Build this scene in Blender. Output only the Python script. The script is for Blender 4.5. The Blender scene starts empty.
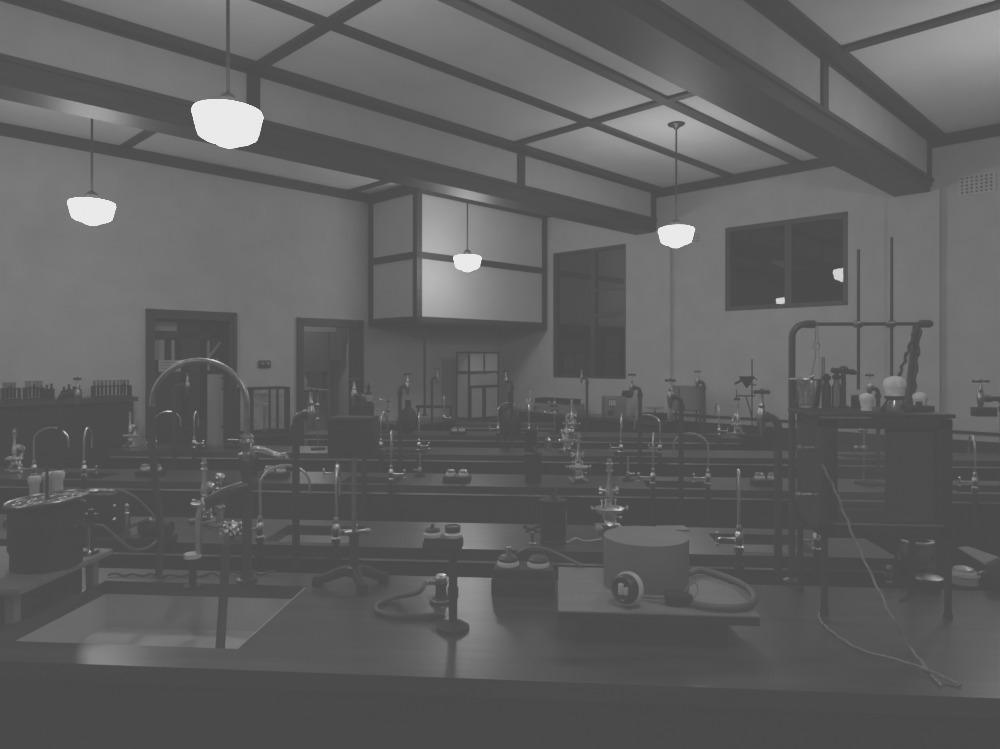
import bpy, bmesh, math, random
from mathutils import Vector, Matrix
random.seed(7)
R = math.radians
sc = bpy.context.scene
COL = sc.collection

# ------------------------------------------------------------------ survey
H = 1.68                    # lens height
FP = 718.0                  # focal length in pixels of the 1000 px wide plate
U0, V0 = 500.0, 358.0       # vanishing centre, horizon
YAW = R(4.8)                # lens turned slightly left of the bench axis
CA, SA = math.cos(YAW), math.sin(YAW)

def c2w(lat, D):
    return (lat * CA - D * SA, lat * SA + D * CA)
def pz(u, v, z):
    """plan point of a sighting onto the level z"""
    D = (H - z) * FP / (v - V0)
    return c2w((u - U0) / FP * D, D)
def pD(u, D):
    return c2w((u - U0) / FP * D, D)
def pY(u, Y):
    r = (u - U0) / FP
    D = Y / (r * SA + CA)
    return c2w(r * D, D)
def zY(u, v, Y):
    """height of a sighting at the bench-axis distance Y"""
    r = (u - U0) / FP
    D = Y / (r * SA + CA)
    return H - (v - V0) * D / FP
# room axes: s along the door wall towards the far corner, t towards the door wall
RA = math.atan2(.711, .703) + YAW
def W(s, t):
    lat = .703 * s - .711 * t
    D = .711 * s + .703 * t
    return c2w(lat, D)
S_R, T_L = 7.30, 7.25       # window wall, door wall
S_B, T_B = -3.2, -2.8       # walls behind the lens
ZC = 3.66
def s_at(u, t):
    r = (u - U0) / FP; D = t / (.703 - .711 * r); return .703 * r * D + .711 * D
HB = .90                    # bench height

# ------------------------------------------------------------------ materials
def new_mat(name):
    m = bpy.data.materials.new(name); m.use_nodes = True
    nt = m.node_tree
    b = nt.nodes.get('Principled BSDF')
    return m, nt, b
def plain(name, g, rough=.5, metal=0, noise=.12, scale=20, spec=.5, stretch=None, bump=0, coat=0):
    m, nt, b = new_mat(name)
    b.inputs['Roughness'].default_value = rough
    b.inputs['Metallic'].default_value = metal
    b.inputs['Specular IOR Level'].default_value = spec
    b.inputs['Coat Weight'].default_value = coat
    tc = nt.nodes.new('ShaderNodeTexCoord')
    mp = nt.nodes.new('ShaderNodeMapping')
    if stretch: mp.inputs['Scale'].default_value = stretch
    nz = nt.nodes.new('ShaderNodeTexNoise')
    nz.inputs['Scale'].default_value = scale
    nz.inputs['Detail'].default_value = 5
    cr = nt.nodes.new('ShaderNodeValToRGB')
    lo, hi = g * (1 - noise), g * (1 + noise)
    cr.color_ramp.elements[0].position = .3; cr.color_ramp.elements[1].position = .7
    cr.color_ramp.elements[0].color = (lo, lo, lo, 1)
    cr.color_ramp.elements[1].color = (hi, hi, hi, 1)
    nt.links.new(tc.outputs['Object'], mp.inputs['Vector'])
    nt.links.new(mp.outputs['Vector'], nz.inputs['Vector'])
    nt.links.new(nz.outputs['Fac'], cr.inputs['Fac'])
    nt.links.new(cr.outputs['Color'], b.inputs['Base Color'])
    if bump:
        bp = nt.nodes.new('ShaderNodeBump'); bp.inputs['Strength'].default_value = bump
        bp.inputs['Distance'].default_value = .002
        nt.links.new(nz.outputs['Fac'], bp.inputs['Height'])
        nt.links.new(bp.outputs['Normal'], b.inputs['Normal'])
    return m
def glass(name, tint=1.0, gloss_min=.04):
    m, nt, b = new_mat(name)
    nt.nodes.remove(b)
    out = nt.nodes['Material Output']
    tr = nt.nodes.new('ShaderNodeBsdfTransparent'); tr.inputs['Color'].default_value = (tint, tint, tint, 1)
    gl = nt.nodes.new('ShaderNodeBsdfGlossy'); gl.inputs['Roughness'].default_value = .02
    fr = nt.nodes.new('ShaderNodeFresnel'); fr.inputs['IOR'].default_value = 1.5
    ad = nt.nodes.new('ShaderNodeMath'); ad.operation = 'ADD'; ad.inputs[1].default_value = gloss_min; ad.use_clamp = True
    mx = nt.nodes.new('ShaderNodeMixShader')
    nt.links.new(fr.outputs['Fac'], ad.inputs[0]); nt.links.new(ad.outputs[0], mx.inputs['Fac'])
    nt.links.new(tr.outputs[0], mx.inputs[1]); nt.links.new(gl.outputs[0], mx.inputs[2])
    nt.links.new(mx.outputs[0], out.inputs['Surface'])
    return m
def glow(name, e):
    m, nt, b = new_mat(name)
    b.inputs['Base Color'].default_value = (.8, .8, .8, 1)
    b.inputs['Emission Color'].default_value = (1, 1, 1, 1)
    b.inputs['Emission Strength'].default_value = e
    return m

M = dict(
    plaster=plain('wall_plaster', .50, .85, noise=.07, scale=4.5, bump=.08, spec=.2),
    ceiling=plain('ceiling_plaster', .88, .9, noise=.05, scale=2.5, spec=.2),
    trim=plain('dark_stained_trim', .03, .5, noise=.3, scale=12, stretch=(.3, 3, 3), spec=.4),
    floor=plain('floor_boards', .06, .5, noise=.3, scale=8, stretch=(.2, 3, 3)),
    bench=plain('polished_bench_timber', .04, .30, noise=.6, scale=5, stretch=(.7, 5, 5), spec=.75, bump=.05),
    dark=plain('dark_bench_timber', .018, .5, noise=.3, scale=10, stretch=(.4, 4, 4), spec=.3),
    nosing=plain('pale_edge_timber', .5, .3, noise=.5, scale=6, stretch=(.8, 4, 4)),
    iron=plain('black_iron', .02, .42, noise=.3, scale=30, spec=.5),
    irondull=plain('dull_black_iron', .014, .6, noise=.35, scale=25, spec=.3),
    pipe=plain('painted_pipe', .03, .36, noise=.25, scale=30, spec=.5),
    nickel=plain('nickel_plate', .9, .27, metal=1, noise=.15, scale=40),
    brass=plain('lacquered_brass', .8, .3, metal=1, noise=.2, scale=40),
    worn=plain('worn_metal', .45, .33, metal=1, noise=.3, scale=50),
    porcelain=plain('white_porcelain', .75, .25, noise=.05, scale=10),
    sink=plain('glazed_sink', .55, .25, noise=.10, scale=6),
    rubber=plain('dark_rubber', .03, .6, noise=.2, scale=30),
    hose=plain('grey_rubber_hose', .10, .5, noise=.2, scale=40),
    cordm=plain('pale_braided_cord', .22, .8, noise=.5, scale=180),
    board=plain('pale_drawing_board', .22, .5, noise=.14, scale=6, stretch=(1, 5, 5)),
    drum=plain('grey_card_drum', .17, .55, noise=.08, scale=8),
    drumlid=plain('grey_card_lid', .20, .6, noise=.10, scale=8),
    store=plain('dim_cupboard', .05, .6),
    paper=plain('paper', .42, .8, noise=.05, scale=12),
    ink=plain('faded_ink', .14, .8),
    cotton=plain('cotton_wool', .9, .95, noise=.12, scale=45, bump=.6),
    palewood=plain('pale_stand_timber', .20, .5, noise=.2, scale=8, stretch=(1, 5, 1)),
    hoodp=plain('hood_panel', .62, .6, noise=.04, scale=4),
    panel=plain('white_hood_panel', .52, .6, noise=.04, scale=4),
    milky=plain('milky_panel', .40, .5, noise=.06, scale=6),
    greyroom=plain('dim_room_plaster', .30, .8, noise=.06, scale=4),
    dado=plain('dark_dado', .022, .5, noise=.3, scale=6, spec=.3),
    holes=plain('vent_hole', .12, .9),
    ventm=plain('vent_plate', .55, .7),
    glass=glass('clear_glass'),
    winglass=glass('window_glass', .7, .0),
    bottle=glass('bottle_glass', .55, .10),
    shiny=glass('bright_glass', .92, .32),
    tube=glass('tube_glass', .72, .12),
    lamp=glow('lit_opal_glass', 11.0),
    nightside=plain('outer_night', .02, .9),
)

# ------------------------------------------------------------------ mesh building
class MB:
    def __init__(s): s.bm = bmesh.new()
    def _merge(s, b2, mtx=None):
        me = bpy.data.meshes.new('t'); 
        if mtx is not None: b2.transform(mtx)
        b2.to_mesh(me); b2.free(); s.bm.from_mesh(me); bpy.data.meshes.remove(me)
    def box(s, c, d, rz=0, bevel=0, rot=None):
        b = bmesh.new(); bmesh.ops.create_cube(b, size=1)
        bmesh.ops.scale(b, vec=Vector(d), verts=b.verts)
        if bevel: bmesh.ops.bevel(b, geom=b.edges[:], offset=bevel, segments=2, affect='EDGES', profile=.5)
        m = Matrix.Translation(Vector(c)) @ (rot.to_4x4() if rot else Matrix.Rotation(rz, 4, 'Z'))
        s._merge(b, m); return s
    def bx(s, x0, x1, y0, y1, z0, z1, bevel=0):
        return s.box(((x0 + x1) / 2, (y0 + y1) / 2, (z0 + z1) / 2), (abs(x1 - x0), abs(y1 - y0), abs(z1 - z0)), 0, bevel)
    def lathe(s, prof, c=(0, 0, 0), n=20, axis=None):
        """prof: (radius, height) list, turned about z (or about the given axis)"""
        b = bmesh.new(); rings = []
        for r, z in prof:
            if r < 1e-6: rings.append([b.verts.new((0, 0, z))])
            else: rings.append([b.verts.new((r * math.cos(2 * math.pi * k / n), r * math.sin(2 * math.pi * k / n), z)) for k in range(n)])
        for a, q in zip(rings, rings[1:]):
            for k in range(n):
                k2 = (k + 1) % n
                if len(a) == 1 and len(q) == 1: continue
                if len(a) == 1: b.faces.new((a[0], q[k], q[k2]))
                elif len(q) == 1: b.faces.new((a[k], q[0], a[k2]))
                else: b.faces.new((a[k], a[k2], q[k2], q[k]))
        for ring, flip in ((rings[0], True), (rings[-1], False)):
            if len(ring) > 1:
                b.faces.new(list(reversed(ring)) if flip else ring)
        bmesh.ops.recalc_face_normals(b, faces=b.faces)
        m = Matrix.Translation(Vector(c))
        if axis is not None:
            m = m @ Vector((0, 0, 1)).rotation_difference(Vector(axis)).to_matrix().to_4x4()
        s._merge(b, m); return s
    def cyl(s, a, c, r, r2=None, n=14):
        a, c = Vector(a), Vector(c); L = (c - a).length
        return s.lathe([(r, 0), (r if r2 is None else r2, L)], a, n, (c - a) / L)
    def ball(s, c, r, sc3=(1, 1, 1), n=12):
        b = bmesh.new(); bmesh.ops.create_uvsphere(b, u_segments=n, v_segments=max(6, n // 2 + 2), radius=r)
        bmesh.ops.scale(b, vec=Vector(sc3), verts=b.verts)
        s._merge(b, Matrix.Translation(Vector(c))); return s
    def tube(s, pts, r, n=8, r_end=None):
        pts = [Vector(p) for p in pts]; b = bmesh.new(); rings = []
        up = Vector((0, 0, 1)); N = len(pts)
        nrm = None
        for i, p in enumerate(pts):
            t = (pts[min(i + 1, N - 1)] - pts[max(i - 1, 0)]).normalized()
            if nrm is None:
                nrm = t.orthogonal().normalized()
            else:
                nrm = (nrm - t * nrm.dot(t))
                nrm = nrm.normalized() if nrm.length > 1e-6 else t.orthogonal().normalized()
            bn = t.cross(nrm)
            rr = r if r_end is None else r + (r_end - r) * i / (N - 1)
            rings.append([b.verts.new(p + rr * (math.cos(2 * math.pi * k / n) * nrm + math.sin(2 * math.pi * k / n) * bn)) for k in range(n)])
        for a, q in zip(rings, rings[1:]):
            for k in range(n):
                b.faces.new((a[k], a[(k + 1) % n], q[(k + 1) % n], q[k]))
        b.faces.new(rings[0]); b.faces.new(rings[-1])
        bmesh.ops.recalc_face_normals(b, faces=b.faces)
        s._merge(b); return s
    def torus(s, c, R0, r, axis=(0, 0, 1), n=24, m=8):
        pts = []
        q = Vector((0, 0, 1)).rotation_difference(Vector(axis))
        b = bmesh.new(); rings = []
        for i in range(n):
            a = 2 * math.pi * i / n
            ring = []
            for k in range(m):
                f = 2 * math.pi * k / m
                v = Vector(((R0 + r * math.cos(f)) * math.cos(a), (R0 + r * math.cos(f)) * math.sin(a), r * math.sin(f)))
                ring.append(b.verts.new(q @ v + Vector(c)))
            rings.append(ring)
        for i in range(n):
            a, d = rings[i], rings[(i + 1) % n]
            for k in range(m): b.faces.new((a[k], d[k], d[(k + 1) % m], a[(k + 1) % m]))
        bmesh.ops.recalc_face_normals(b, faces=b.faces)
        s._merge(b); return s
    def poly(s, pts, z0, z1):
        """upright prism over a plan polygon"""
        b = bmesh.new()
        lo = [b.verts.new((x, y, z0)) for x, y in pts]; hi = [b.verts.new((x, y, z1)) for x, y in pts]
        b.faces.new(list(reversed(lo))); b.faces.new(hi)
        for k in range(len(pts)):
            k2 = (k + 1) % len(pts); b.faces.new((lo[k], lo[k2], hi[k2], hi[k]))
        bmesh.ops.recalc_face_normals(b, faces=b.faces)
        s._merge(b); return s
    def build(s, name, mat, parent=None, kind=None, label=None):
        me = bpy.data.meshes.new(name); s.bm.to_mesh(me); s.bm.free()
        for p in me.polygons: p.use_smooth = True
        me.set_sharp_from_angle(angle=R(35))
        me.materials.append(mat)
        o = bpy.data.objects.new(name, me); COL.objects.link(o)
        if parent is not None: o.parent = parent
        if kind: o['kind'] = kind
        if label: o['label'] = label
        return o

def spline(ctrl, per=8):
    P = [Vector(p) for p in ctrl]; out = []
    P = [P[0] * 2 - P[1]] + P + [P[-1] * 2 - P[-2]]
    for i in range(1, len(P) - 2):
        a, b, c, d = P[i - 1:i + 3]
        for k in range(per):
            t = k / per
            out.append(.5 * ((2 * b) + (c - a) * t + (2 * a - 5 * b + 4 * c - d) * t * t + (3 * b - a - 3 * c + d) * t ** 3))
    out.append(P[-2]); return out
def tag(o, label, cat, group=None, kind=None):
    o['label'] = label; o['category'] = cat
    if group: o['group'] = group
    if kind: o['kind'] = kind
    return o
def thing(name, label, cat, loc=(0, 0, 0), rz=0, group=None):
    o = bpy.data.objects.new(name, None); COL.objects.link(o)
    o.empty_display_size = .05
    o.location = loc; o.rotation_euler = (0, 0, rz)
    return tag(o, label, cat, group)
def dup(root, loc, rz=0, label=None, scale=1):
    r = root.copy(); COL.objects.link(r); r.location = loc; r.rotation_euler = (0, 0, rz); r.scale = (scale,) * 3
    if label: r['label'] = label
    for ch in list(root.children):
        c = ch.copy(); COL.objects.link(c); c.parent = r
        for g in list(ch.children):
            d = g.copy(); COL.objects.link(d); d.parent = c
    return r
class Maker:
    """first call places the prototype, later calls copy it"""
    def __init__(s, fn): s.fn = fn; s.first = None
    def __call__(s, label, loc, rz=0, scale=1):
        if s.first is None:
            s.first = s.fn(); s.first.location = loc; s.first.rotation_euler = (0, 0, rz); s.first.scale = (scale,) * 3
            s.first['label'] = label; return s.first
        return dup(s.first, loc, rz, label, scale)

# ------------------------------------------------------------------ the room shell (built along the walls, turned by RA)
def room(name, mb, mat, parent=None):
    o = mb.build(name, mat, parent)
    if parent is None:
        o.rotation_euler = (0, 0, RA); o['kind'] = 'structure'
    return o
room('floor', MB().bx(S_B, S_R, T_B, T_L + 3, -.1, 0), M['floor'])
room('ceiling', MB().bx(S_B - .1, S_R + .15, T_B - .1, T_L + 3, ZC, ZC + .1), M['ceiling'])
# door wall (left in the picture), with two door openings
DOORS = ((s_at(146, T_L), s_at(235, T_L), 2.14), (s_at(297, T_L), s_at(361.5, T_L), 2.12))
wl = MB(); s0 = S_B
for a, b, zt in DOORS:
    wl.bx(s0, a, T_L, T_L + .15, 0, ZC); wl.bx(a, b, T_L, T_L + .15, zt, ZC); s0 = b
wl.bx(s0, S_R + .15, T_L, T_L + .15, 0, ZC)
room('wall_left', wl, M['plaster'])
# window wall (right in the picture)
WINS = ((5.06, 6.226, 1.42, 3.075), (2.487, 3.765, 2.19, 3.10))
wr = MB()
ts = [T_B, 2.487, 3.765, 5.06, 6.226, T_L]
wr.bx(S_R, S_R + .15, T_B, 2.487, 0, ZC); wr.bx(S_R, S_R + .15, 3.765, 5.06, 0, ZC); wr.bx(S_R, S_R + .15, 6.226, T_L, 0, ZC)
for a, b, z0, z1 in WINS:
    wr.bx(S_R, S_R + .15, a, b, 0, z0); wr.bx(S_R, S_R + .15, a, b, z1, ZC)
wr.bx(S_R - .05, S_R + .02, 4.42, 4.90, 0, 3.16)        # pier under the far beam
wr.bx(S_R - .06, S_R + .02, 1.70, 2.12, 0, 3.20)        # pier under the near beam
room('wall_right', wr, M['plaster'])
room('wall_back', MB().bx(S_B - .15, S_B, T_B, T_L, 0, ZC), M['plaster'])
room('wall_front', MB().bx(S_B, S_R, T_B - .15, T_B, 0, ZC), M['plaster'])
room('trim_1', MB().bx(S_R - .025, S_R + .01, T_B, 4.4, 0, .965), M['dado'])       # dark dado of the window wall
# ceiling trims and battens
tb = MB(); BT = .025; BW = .085
tb.bx(S_B, S_R, T_L - .03, T_L + .01, ZC - .105, ZC); tb.bx(S_R - .03, S_R + .01, T_B, 4.65, ZC - .10, ZC); tb.bx(S_R - .03, S_R + .01, 4.95, T_L, ZC - .10, ZC)
room('trim_2', tb, M['trim'])
tb = MB()
for t in (3.69, 2.96, .35): tb.bx(S_B, S_R - .03, t - BW / 2, t + BW / 2, ZC - BT, ZC + .01)
room('trim_3', tb, M['trim'])
tb = MB()
for s in (-.2, 2.3, 4.8):
    for t0, t1 in ((4.97, T_L - .03), (2.72, 4.63), (T_B, 1.77)):
        tb.bx(s - .04, s + .04, t0, t1, ZC - BT + .002, ZC + .01)
room('trim_4', tb, M['trim'])
# beams: plaster box, dark flange below, dark upper trim and posts
def beam(n, t0, t1, zb, zf):
    b = room('beam_%d' % n, MB().bx(S_B, S_R, t0, t1, zb + .03, ZC), M['plaster'])
    f = MB().bx(S_B, S_R, t0 - .02, t1 + .02, zb, zf)
    f.bx(S_B, S_R, t1 + .02, t1 + .05, zb + .05, zb + .09); f.bx(S_B, S_R, t0 - .035, t0 - .015, zf - .02, zf + .012)
    f.build('flange', M['trim'], b)
    u = MB().bx(S_B, S_R, t0 - .02, t0 + .01, ZC - .05, ZC + .005).bx(S_B, S_R, t0 - .13, t0 - .015, ZC - .03, ZC + .005)
    u.bx(S_B, S_R, t1 - .01, t1 + .025, ZC - .09, ZC + .005)
    u.build('upper_trim', M['trim'], b)
    p = MB()
    for s in (-.2, 2.3, 4.98 if n == 1 else 4.8, S_R - .04): p.bx(s - .045, s + .045, t0 - .02, t0 + .01, zf, ZC - .04)
    p.build('post', M['trim'], b)
beam(1, 4.65, 4.86, 3.15, 3.305)
beam(2, 1.79, 2.04, 3.16, 3.275)

# doorways with the dim rooms beyond
def door_frame(n, a, b, zt):
    f = MB(); w = .07
    f.bx(a - w * .0, a + w, T_L - .03, T_L + .17, 0, zt); f.bx(b - w, b, T_L - .03, T_L + .17, 0, zt)
    f.bx(a, b, T_L - .03, T_L + .17, zt - .075, zt)
    f.bx(a - .005, a + .03, T_L - .04, T_L, 0, zt + .01); f.bx(b - .03, b + .005, T_L - .04, T_L, 0, zt + .01); f.bx(a - .005, b + .005, T_L - .04, T_L, zt - .02, zt + .012)
    return room('door_%d' % n, f, M['trim'])
d1 = door_frame(1, *DOORS[0])
# first doorway: dark glazed door leaf, half open inner leaf
a, b, zt = DOORS[0]
lf = MB(); tl = T_L + .13
x0, x1 = a + .07, b - .07
lf.bx(x0, x1, tl, tl + .03, 0, 1.05); lf.bx(x0, x0 + .04, tl, tl + .03, 1.05, zt - .075); lf.bx(x1 - .13, x1, tl, tl + .03, 1.05, zt - .075)
lf.bx(x0, x1, tl, tl + .03, 1.88, 1.95); lf.bx(x0, x1, tl, tl + .03, 2.04, zt - .07); lf.bx(x0 + .31, x0 + .50, tl, tl + .03, 1.05, zt - .075)
lf.bx(x0, x0 + .4, tl, tl + .03, 1.05, 1.62)
leaf = lf.build('door_leaf', M['dark'], d1)
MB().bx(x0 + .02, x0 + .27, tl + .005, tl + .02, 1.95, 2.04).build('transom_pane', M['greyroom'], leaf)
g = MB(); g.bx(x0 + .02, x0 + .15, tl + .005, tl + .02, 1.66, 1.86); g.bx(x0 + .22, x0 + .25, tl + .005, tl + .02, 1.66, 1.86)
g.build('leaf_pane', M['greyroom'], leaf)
# door notice, pale inner panel, slanting pane
nt_ = MB().bx(a + .16, a + .375, tl - .006, tl - .001, 1.545, 1.66)
note = nt_.build('door_notice', M['paper'], None); note.rotation_euler = (0, 0, RA)
tag(note, 'small paper notice pinned to the dark door leaf in the left doorway', 'notice')
ln = MB()
for k in range(3): ln.bx(a + .185, a + .35, tl - .0075, tl - .0062, 1.575 + k * .028, 1.580 + k * .028)
ln.build('faded_lines', M['ink'], note)
g = MB(); g.bx(x1 - .17, x1 - .15, tl - .02, tl + .004, 1.55, 1.86)
g.box((x1 - .10, tl - .008, 1.76), (.022, .02, .22), rot=Matrix.Rotation(R(38), 3, 'Y')); g.bx(x1 - .075, x1 - .055, tl - .02, tl + .004, 1.6, 1.68)
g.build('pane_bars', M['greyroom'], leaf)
MB().bx(x1 - .17, x1 - .005, tl - .02, tl - .002, .45, 1.51).build('pale_panel', M['milky'], leaf)
h = MB()
for z in (1.46, 1.35, .95): h.bx(x1 - .03, x1 - .005, tl - .025, tl - .018, z, z + .02)
h.build('hinge', M['iron'], leaf)
# second doorway: an open view into a dim store room
d2 = door_frame(2, *DOORS[1])
a, b, zt = DOORS[1]
q = MB(); q.bx(a - .5, a - .4, T_L + .15, T_L + 2.2, 0, 2.6); q.bx(b + .9, b + 1, T_L + .15, T_L + 2.2, 0, 2.6)
q.bx(a - .5, b + 1, T_L + 2.1, T_L + 2.2, 0, 2.6); q.bx(a - .5, b + 1, T_L + .15, T_L + 2.2, 2.6, 2.7)
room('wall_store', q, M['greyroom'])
# dark cupboard front, pale casements
def tpt(u, v, t_):
    r = (u - U0) / FP; D = t_ / (.703 - .711 * r); return s_at(u, t_), H - (v - V0) * D / FP
def trect(mb, u0, v0, u1, v1, t0, t1):
    a0, z0_ = tpt(u0, v1, t0); a1, z1_ = tpt(u1, v0, t0); return mb.bx(a0, a1, t0, t1, z0_, z1_)
tb_ = T_L + 2.04
w3 = room('window_3', trect(MB(), 332.5, 361, 351.5, 380, tb_, tb_ + .04), M['panel'])
sm = trect(MB(), 340.6, 361, 341.8, 380, tb_ - .02, tb_); trect(sm, 330.5, 359, 332.5, 381, tb_ - .02, tb_); trect(sm, 331, 379.5, 352, 384, tb_ - .03, tb_)
sm.build('window_frame', M['dark'], w3)
hb_ = trect(MB(), 298, 332, 330, 372, T_L + 1.6, T_L + 1.75); trect(hb_, 328, 332, 342.5, 360, T_L + 1.6, T_L + 1.75); trect(hb_, 328, 358, 331, 400, T_L + 1.6, T_L + 1.75); trect(hb_, 342, 326, 346, 340, T_L + 1.6, T_L + 1.75)
o = hb_.build('wall_cupboard', M['store']); o.rotation_euler = (0, 0, RA)
tag(o, 'dark wall cupboard hanging inside the room beyond the right doorway', 'cupboard')
t = MB().bx(4.3, 5.1, T_L + .9, T_L + 1.3, 1.25, 1.27).bx(4.3, 5.1, T_L + .9, T_L + 1.3, .95, .97)
for s in (4.32, 5.08):
    for tt in (.92, 1.28): t.bx(s - .015, s + .015, T_L + tt - .015, T_L + tt + .015, 0, 1.25)
o = t.build('store_shelf', M['board']); o.rotation_euler = (0, 0, RA); tag(o, 'open shelf rack standing inside the room beyond the right doorway', 'shelf')
for k in range(4):
    x, y = W(4.42 + k * .14, T_L + 1.1)
    o = MB().lathe([(.04, 0), (.045, .01), (.045, .11 + .03 * (k == 2)), (.02, .15 + .03 * (k == 2)), (.02, .18 + .03 * (k == 2))], n=12).build('storage_jar', M['worn'] if k % 2 else M['dark'])
    o.location = (x, y, 1.271)
    tag(o, ['dark squat jar at the left end of the store shelf', 'dull metal jar second from left on the store shelf', 'taller dark jar third from left on the store shelf', 'dull metal jar at the right end of the store shelf'][k], 'jar', 'jars on the store shelf')
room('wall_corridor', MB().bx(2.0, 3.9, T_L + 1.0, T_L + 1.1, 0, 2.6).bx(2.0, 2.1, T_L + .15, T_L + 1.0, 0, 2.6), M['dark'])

# unseen fill lights added to brighten the rooms beyond the doorways
for nm, sx, tx, e in (('store_fill', 4.9, T_L + 1.0, 5), ('corridor_fill', 2.9, T_L + .55, 1.2)):
    ld_ = bpy.data.lights.new(nm, 'POINT'); ld_.energy = e; ld_.shadow_soft_size = .12
    lo_ = bpy.data.objects.new(nm, ld_); COL.objects.link(lo_); lo_.location = (*W(sx, tx), 2.35)
# windows on the window wall
def window(n, a, b, z0, z1, mull, fw):
    f = MB(); s = S_R + .01
    for x, y in ((a, a + fw), (b - fw, b)): f.bx(s, s + .1, x, y, z0, z1)
    f.bx(s, s + .1, a, b, z0, z0 + fw); f.bx(s, s + .1, a, b, z1 - fw, z1)
    for m_ in mull: f.bx(s + .01, s + .08, m_ - .035, m_ + .035, z0, z1)
    o = room('window_%d' % n, f, M['trim'])
    MB().bx(s + .04, s + .045, a + fw - .01, b - fw + .01, z0 + fw - .01, z1 - fw + .01).build('window_pane', M['winglass'], o)
    return o
w1 = window(1, *WINS[0], [5.58], .035)
fr = MB(); fr.bx(S_R + .015, S_R + .09, 5.06, 5.58, 2.20, 2.24); fr.bx(S_R + .015, S_R + .09, 5.06, 5.58, 2.52, 2.55); fr.build('glazing_bar', M['trim'], w1)
w2 = window(2, *WINS[1], [3.08], .05)
room('night_sheet', MB().bx(S_R + .6, S_R + .7, 1.5, 7.3, .5, 3.6), M['nightside'])  # dark sheet standing for the night darkness behind the windows

# vent grilles, switch plates, conduit
def vent(label, tc_, zc, w, h, rows, cols):
    x, y = W(S_R, tc_)
    v = thing('wall_vent', label, 'vent', (x, y, zc), RA)
    MB().box((-.006, 0, 0), (.012, w, h)).build('plate', M['ventm'], v)
    hm = MB()
    for i in range(cols):
        for j in range(rows):
            hm.box((-.0125, (i + .5 - cols / 2) * w / cols * .92, (j + .5 - rows / 2) * h / rows * .9), (.003, w / cols * .45, h / rows * .5))
    hm.build('grille_holes', M['holes'], v)
vent('perforated vent plate high on the wall right of the near beam', 1.43, 3.18, .27, .17, 5, 7)
vent('faint small vent plate on the wall behind the far right lamp', 4.14, 3.03, .14, .11, 3, 4)
x, y = W(s_at(264, T_L), T_L)
sp = thing('switch_plate', 'dark double switch plate on the wall between the two doorways', 'switch', (x, y, 1.615), RA)
MB().box((0, -.012, 0), (.135, .024, .08), bevel=.004).build('plate', M['iron'], sp)
for k in (-.03, .03): MB().lathe([(.018, 0), (.018, .012), (.008, .02)], (k, -.024, 0), 12, (0, -1, 0)).build('switch_knob', M['worn'], sp)
p0, p1 = Vector((*W(S_R - .012, -1.0), 1.035)), Vector((*W(S_R - .012, 4.4), 1.035))
o = MB().cyl(p0, p1, .012).build('wall_conduit', M['irondull']); tag(o, 'long dark pipe running along the wall above the dado', 'pipe')

# ------------------------------------------------------------------ fume hood in the far corner
ho = thing('fume_hood', 'large fume hood box with white panels in dark framing in the far corner', 'fume hood', (0, 0, 0), RA)
hs0, hs1, ht0, ht1, hz0, hz1, hzm = 5.06, S_R - .03, 6.31, T_L - .005, 2.06, ZC - .005, 2.80
pn = MB().bx(hs0 + .02, hs1 - .03, ht0 + .02, ht1, hz0 + .03, hz1 - .03); pn.build('panel', M['hoodp'], ho)
f = MB(); w = .075
for s in (hs0, hs1 - w): f.bx(s, s + w, ht0, ht0 + w, hz0, hz1)
f.bx(hs0, hs0 + w, ht1 - w, ht1, hz0, hz1)
for z, hh in ((hz0, .09), (hzm, .08), (hz1 - .12, .12)):
    f.bx(hs0, hs1, ht0, ht0 + .06, z, z + hh); f.bx(hs0, hs0 + .06, ht0, ht1, z, z + hh)
f.bx(hs0, hs1, ht0, ht1, hz0, hz0 + .03)
f.build('frame', M['trim'], ho)
x, y = W(5.22, 6.37)
o = MB().cyl((x, y, 1.02), (x, y, 2.058), .014).lathe([(.03, 0), (.03, .02)], (x, y, 1.02)).build('drain_pipe', M['irondull'])
tag(o, 'thin dark vertical pipe hanging below the corner fume hood', 'pipe')

# ------------------------------------------------------------------ pendant lamps
def mk_lamp():
    t = thing('pendant_lamp', '', 'lamp', group='pendant lamps with opal glass shades')
    # local origin at the ceiling
    d = ZC - 2.70
    MB().lathe([(.0, 0), (.075, 0), (.07, -.012), (.03, -.03), (.012, -.05)], n=20).build('ceiling_rose', M['iron'], t)
    MB().cyl((0, 0, -.03), (0, 0, -d + .12), .008).build('rod', M['iron'], t)
    MB().lathe([(.0, -d + .155), (.02, -d + .15), (.045, -d + .125), (.05, -d + .09), (.0, -d + .088)], n=20).build('fitter', M['iron'], t)
    MB().lathe([(0, -d - .085), (.02, -d - .084), (.045, -d - .075), (.065, -d - .062), (.10, -d - .052), (.122, -d - .038), (.13, -d - .015), (.14, -d + .03), (.148, -d + .058),
                (.143, -d + .072), (.12, -d + .081), (.05, -d + .09), (0, -d + .09)], n=32).build('shade', M['lamp'], t)
    return t
lamp = Maker(mk_lamp)
def lc(lat, D): x, y = c2w(lat, D); return (x, y, ZC)
lamp('largest pendant lamp with glowing opal shade, nearest in view', lc(-1.205, 3.18))
lamp('glowing pendant lamp hanging by the door wall beyond the far beam', lc(-2.87, 5.05))
lamp('small distant pendant lamp glowing in front of the white fume hood', lc(-.352, 7.76))
lamp('glowing pendant lamp hanging near the end of the far beam by the right window', lc(1.49, 6.07))
lamp('pendant lamp above the right-hand bays, between the near beam and the right wall', lc(3.19, 4.13))
lamp('pendant lamp above the left end of the benches near the left wall', lc(-4.0, .2))
lamp('pendant lamp hanging over the front edge of the near bench, above the view', lc(.5, 1.24))

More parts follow.
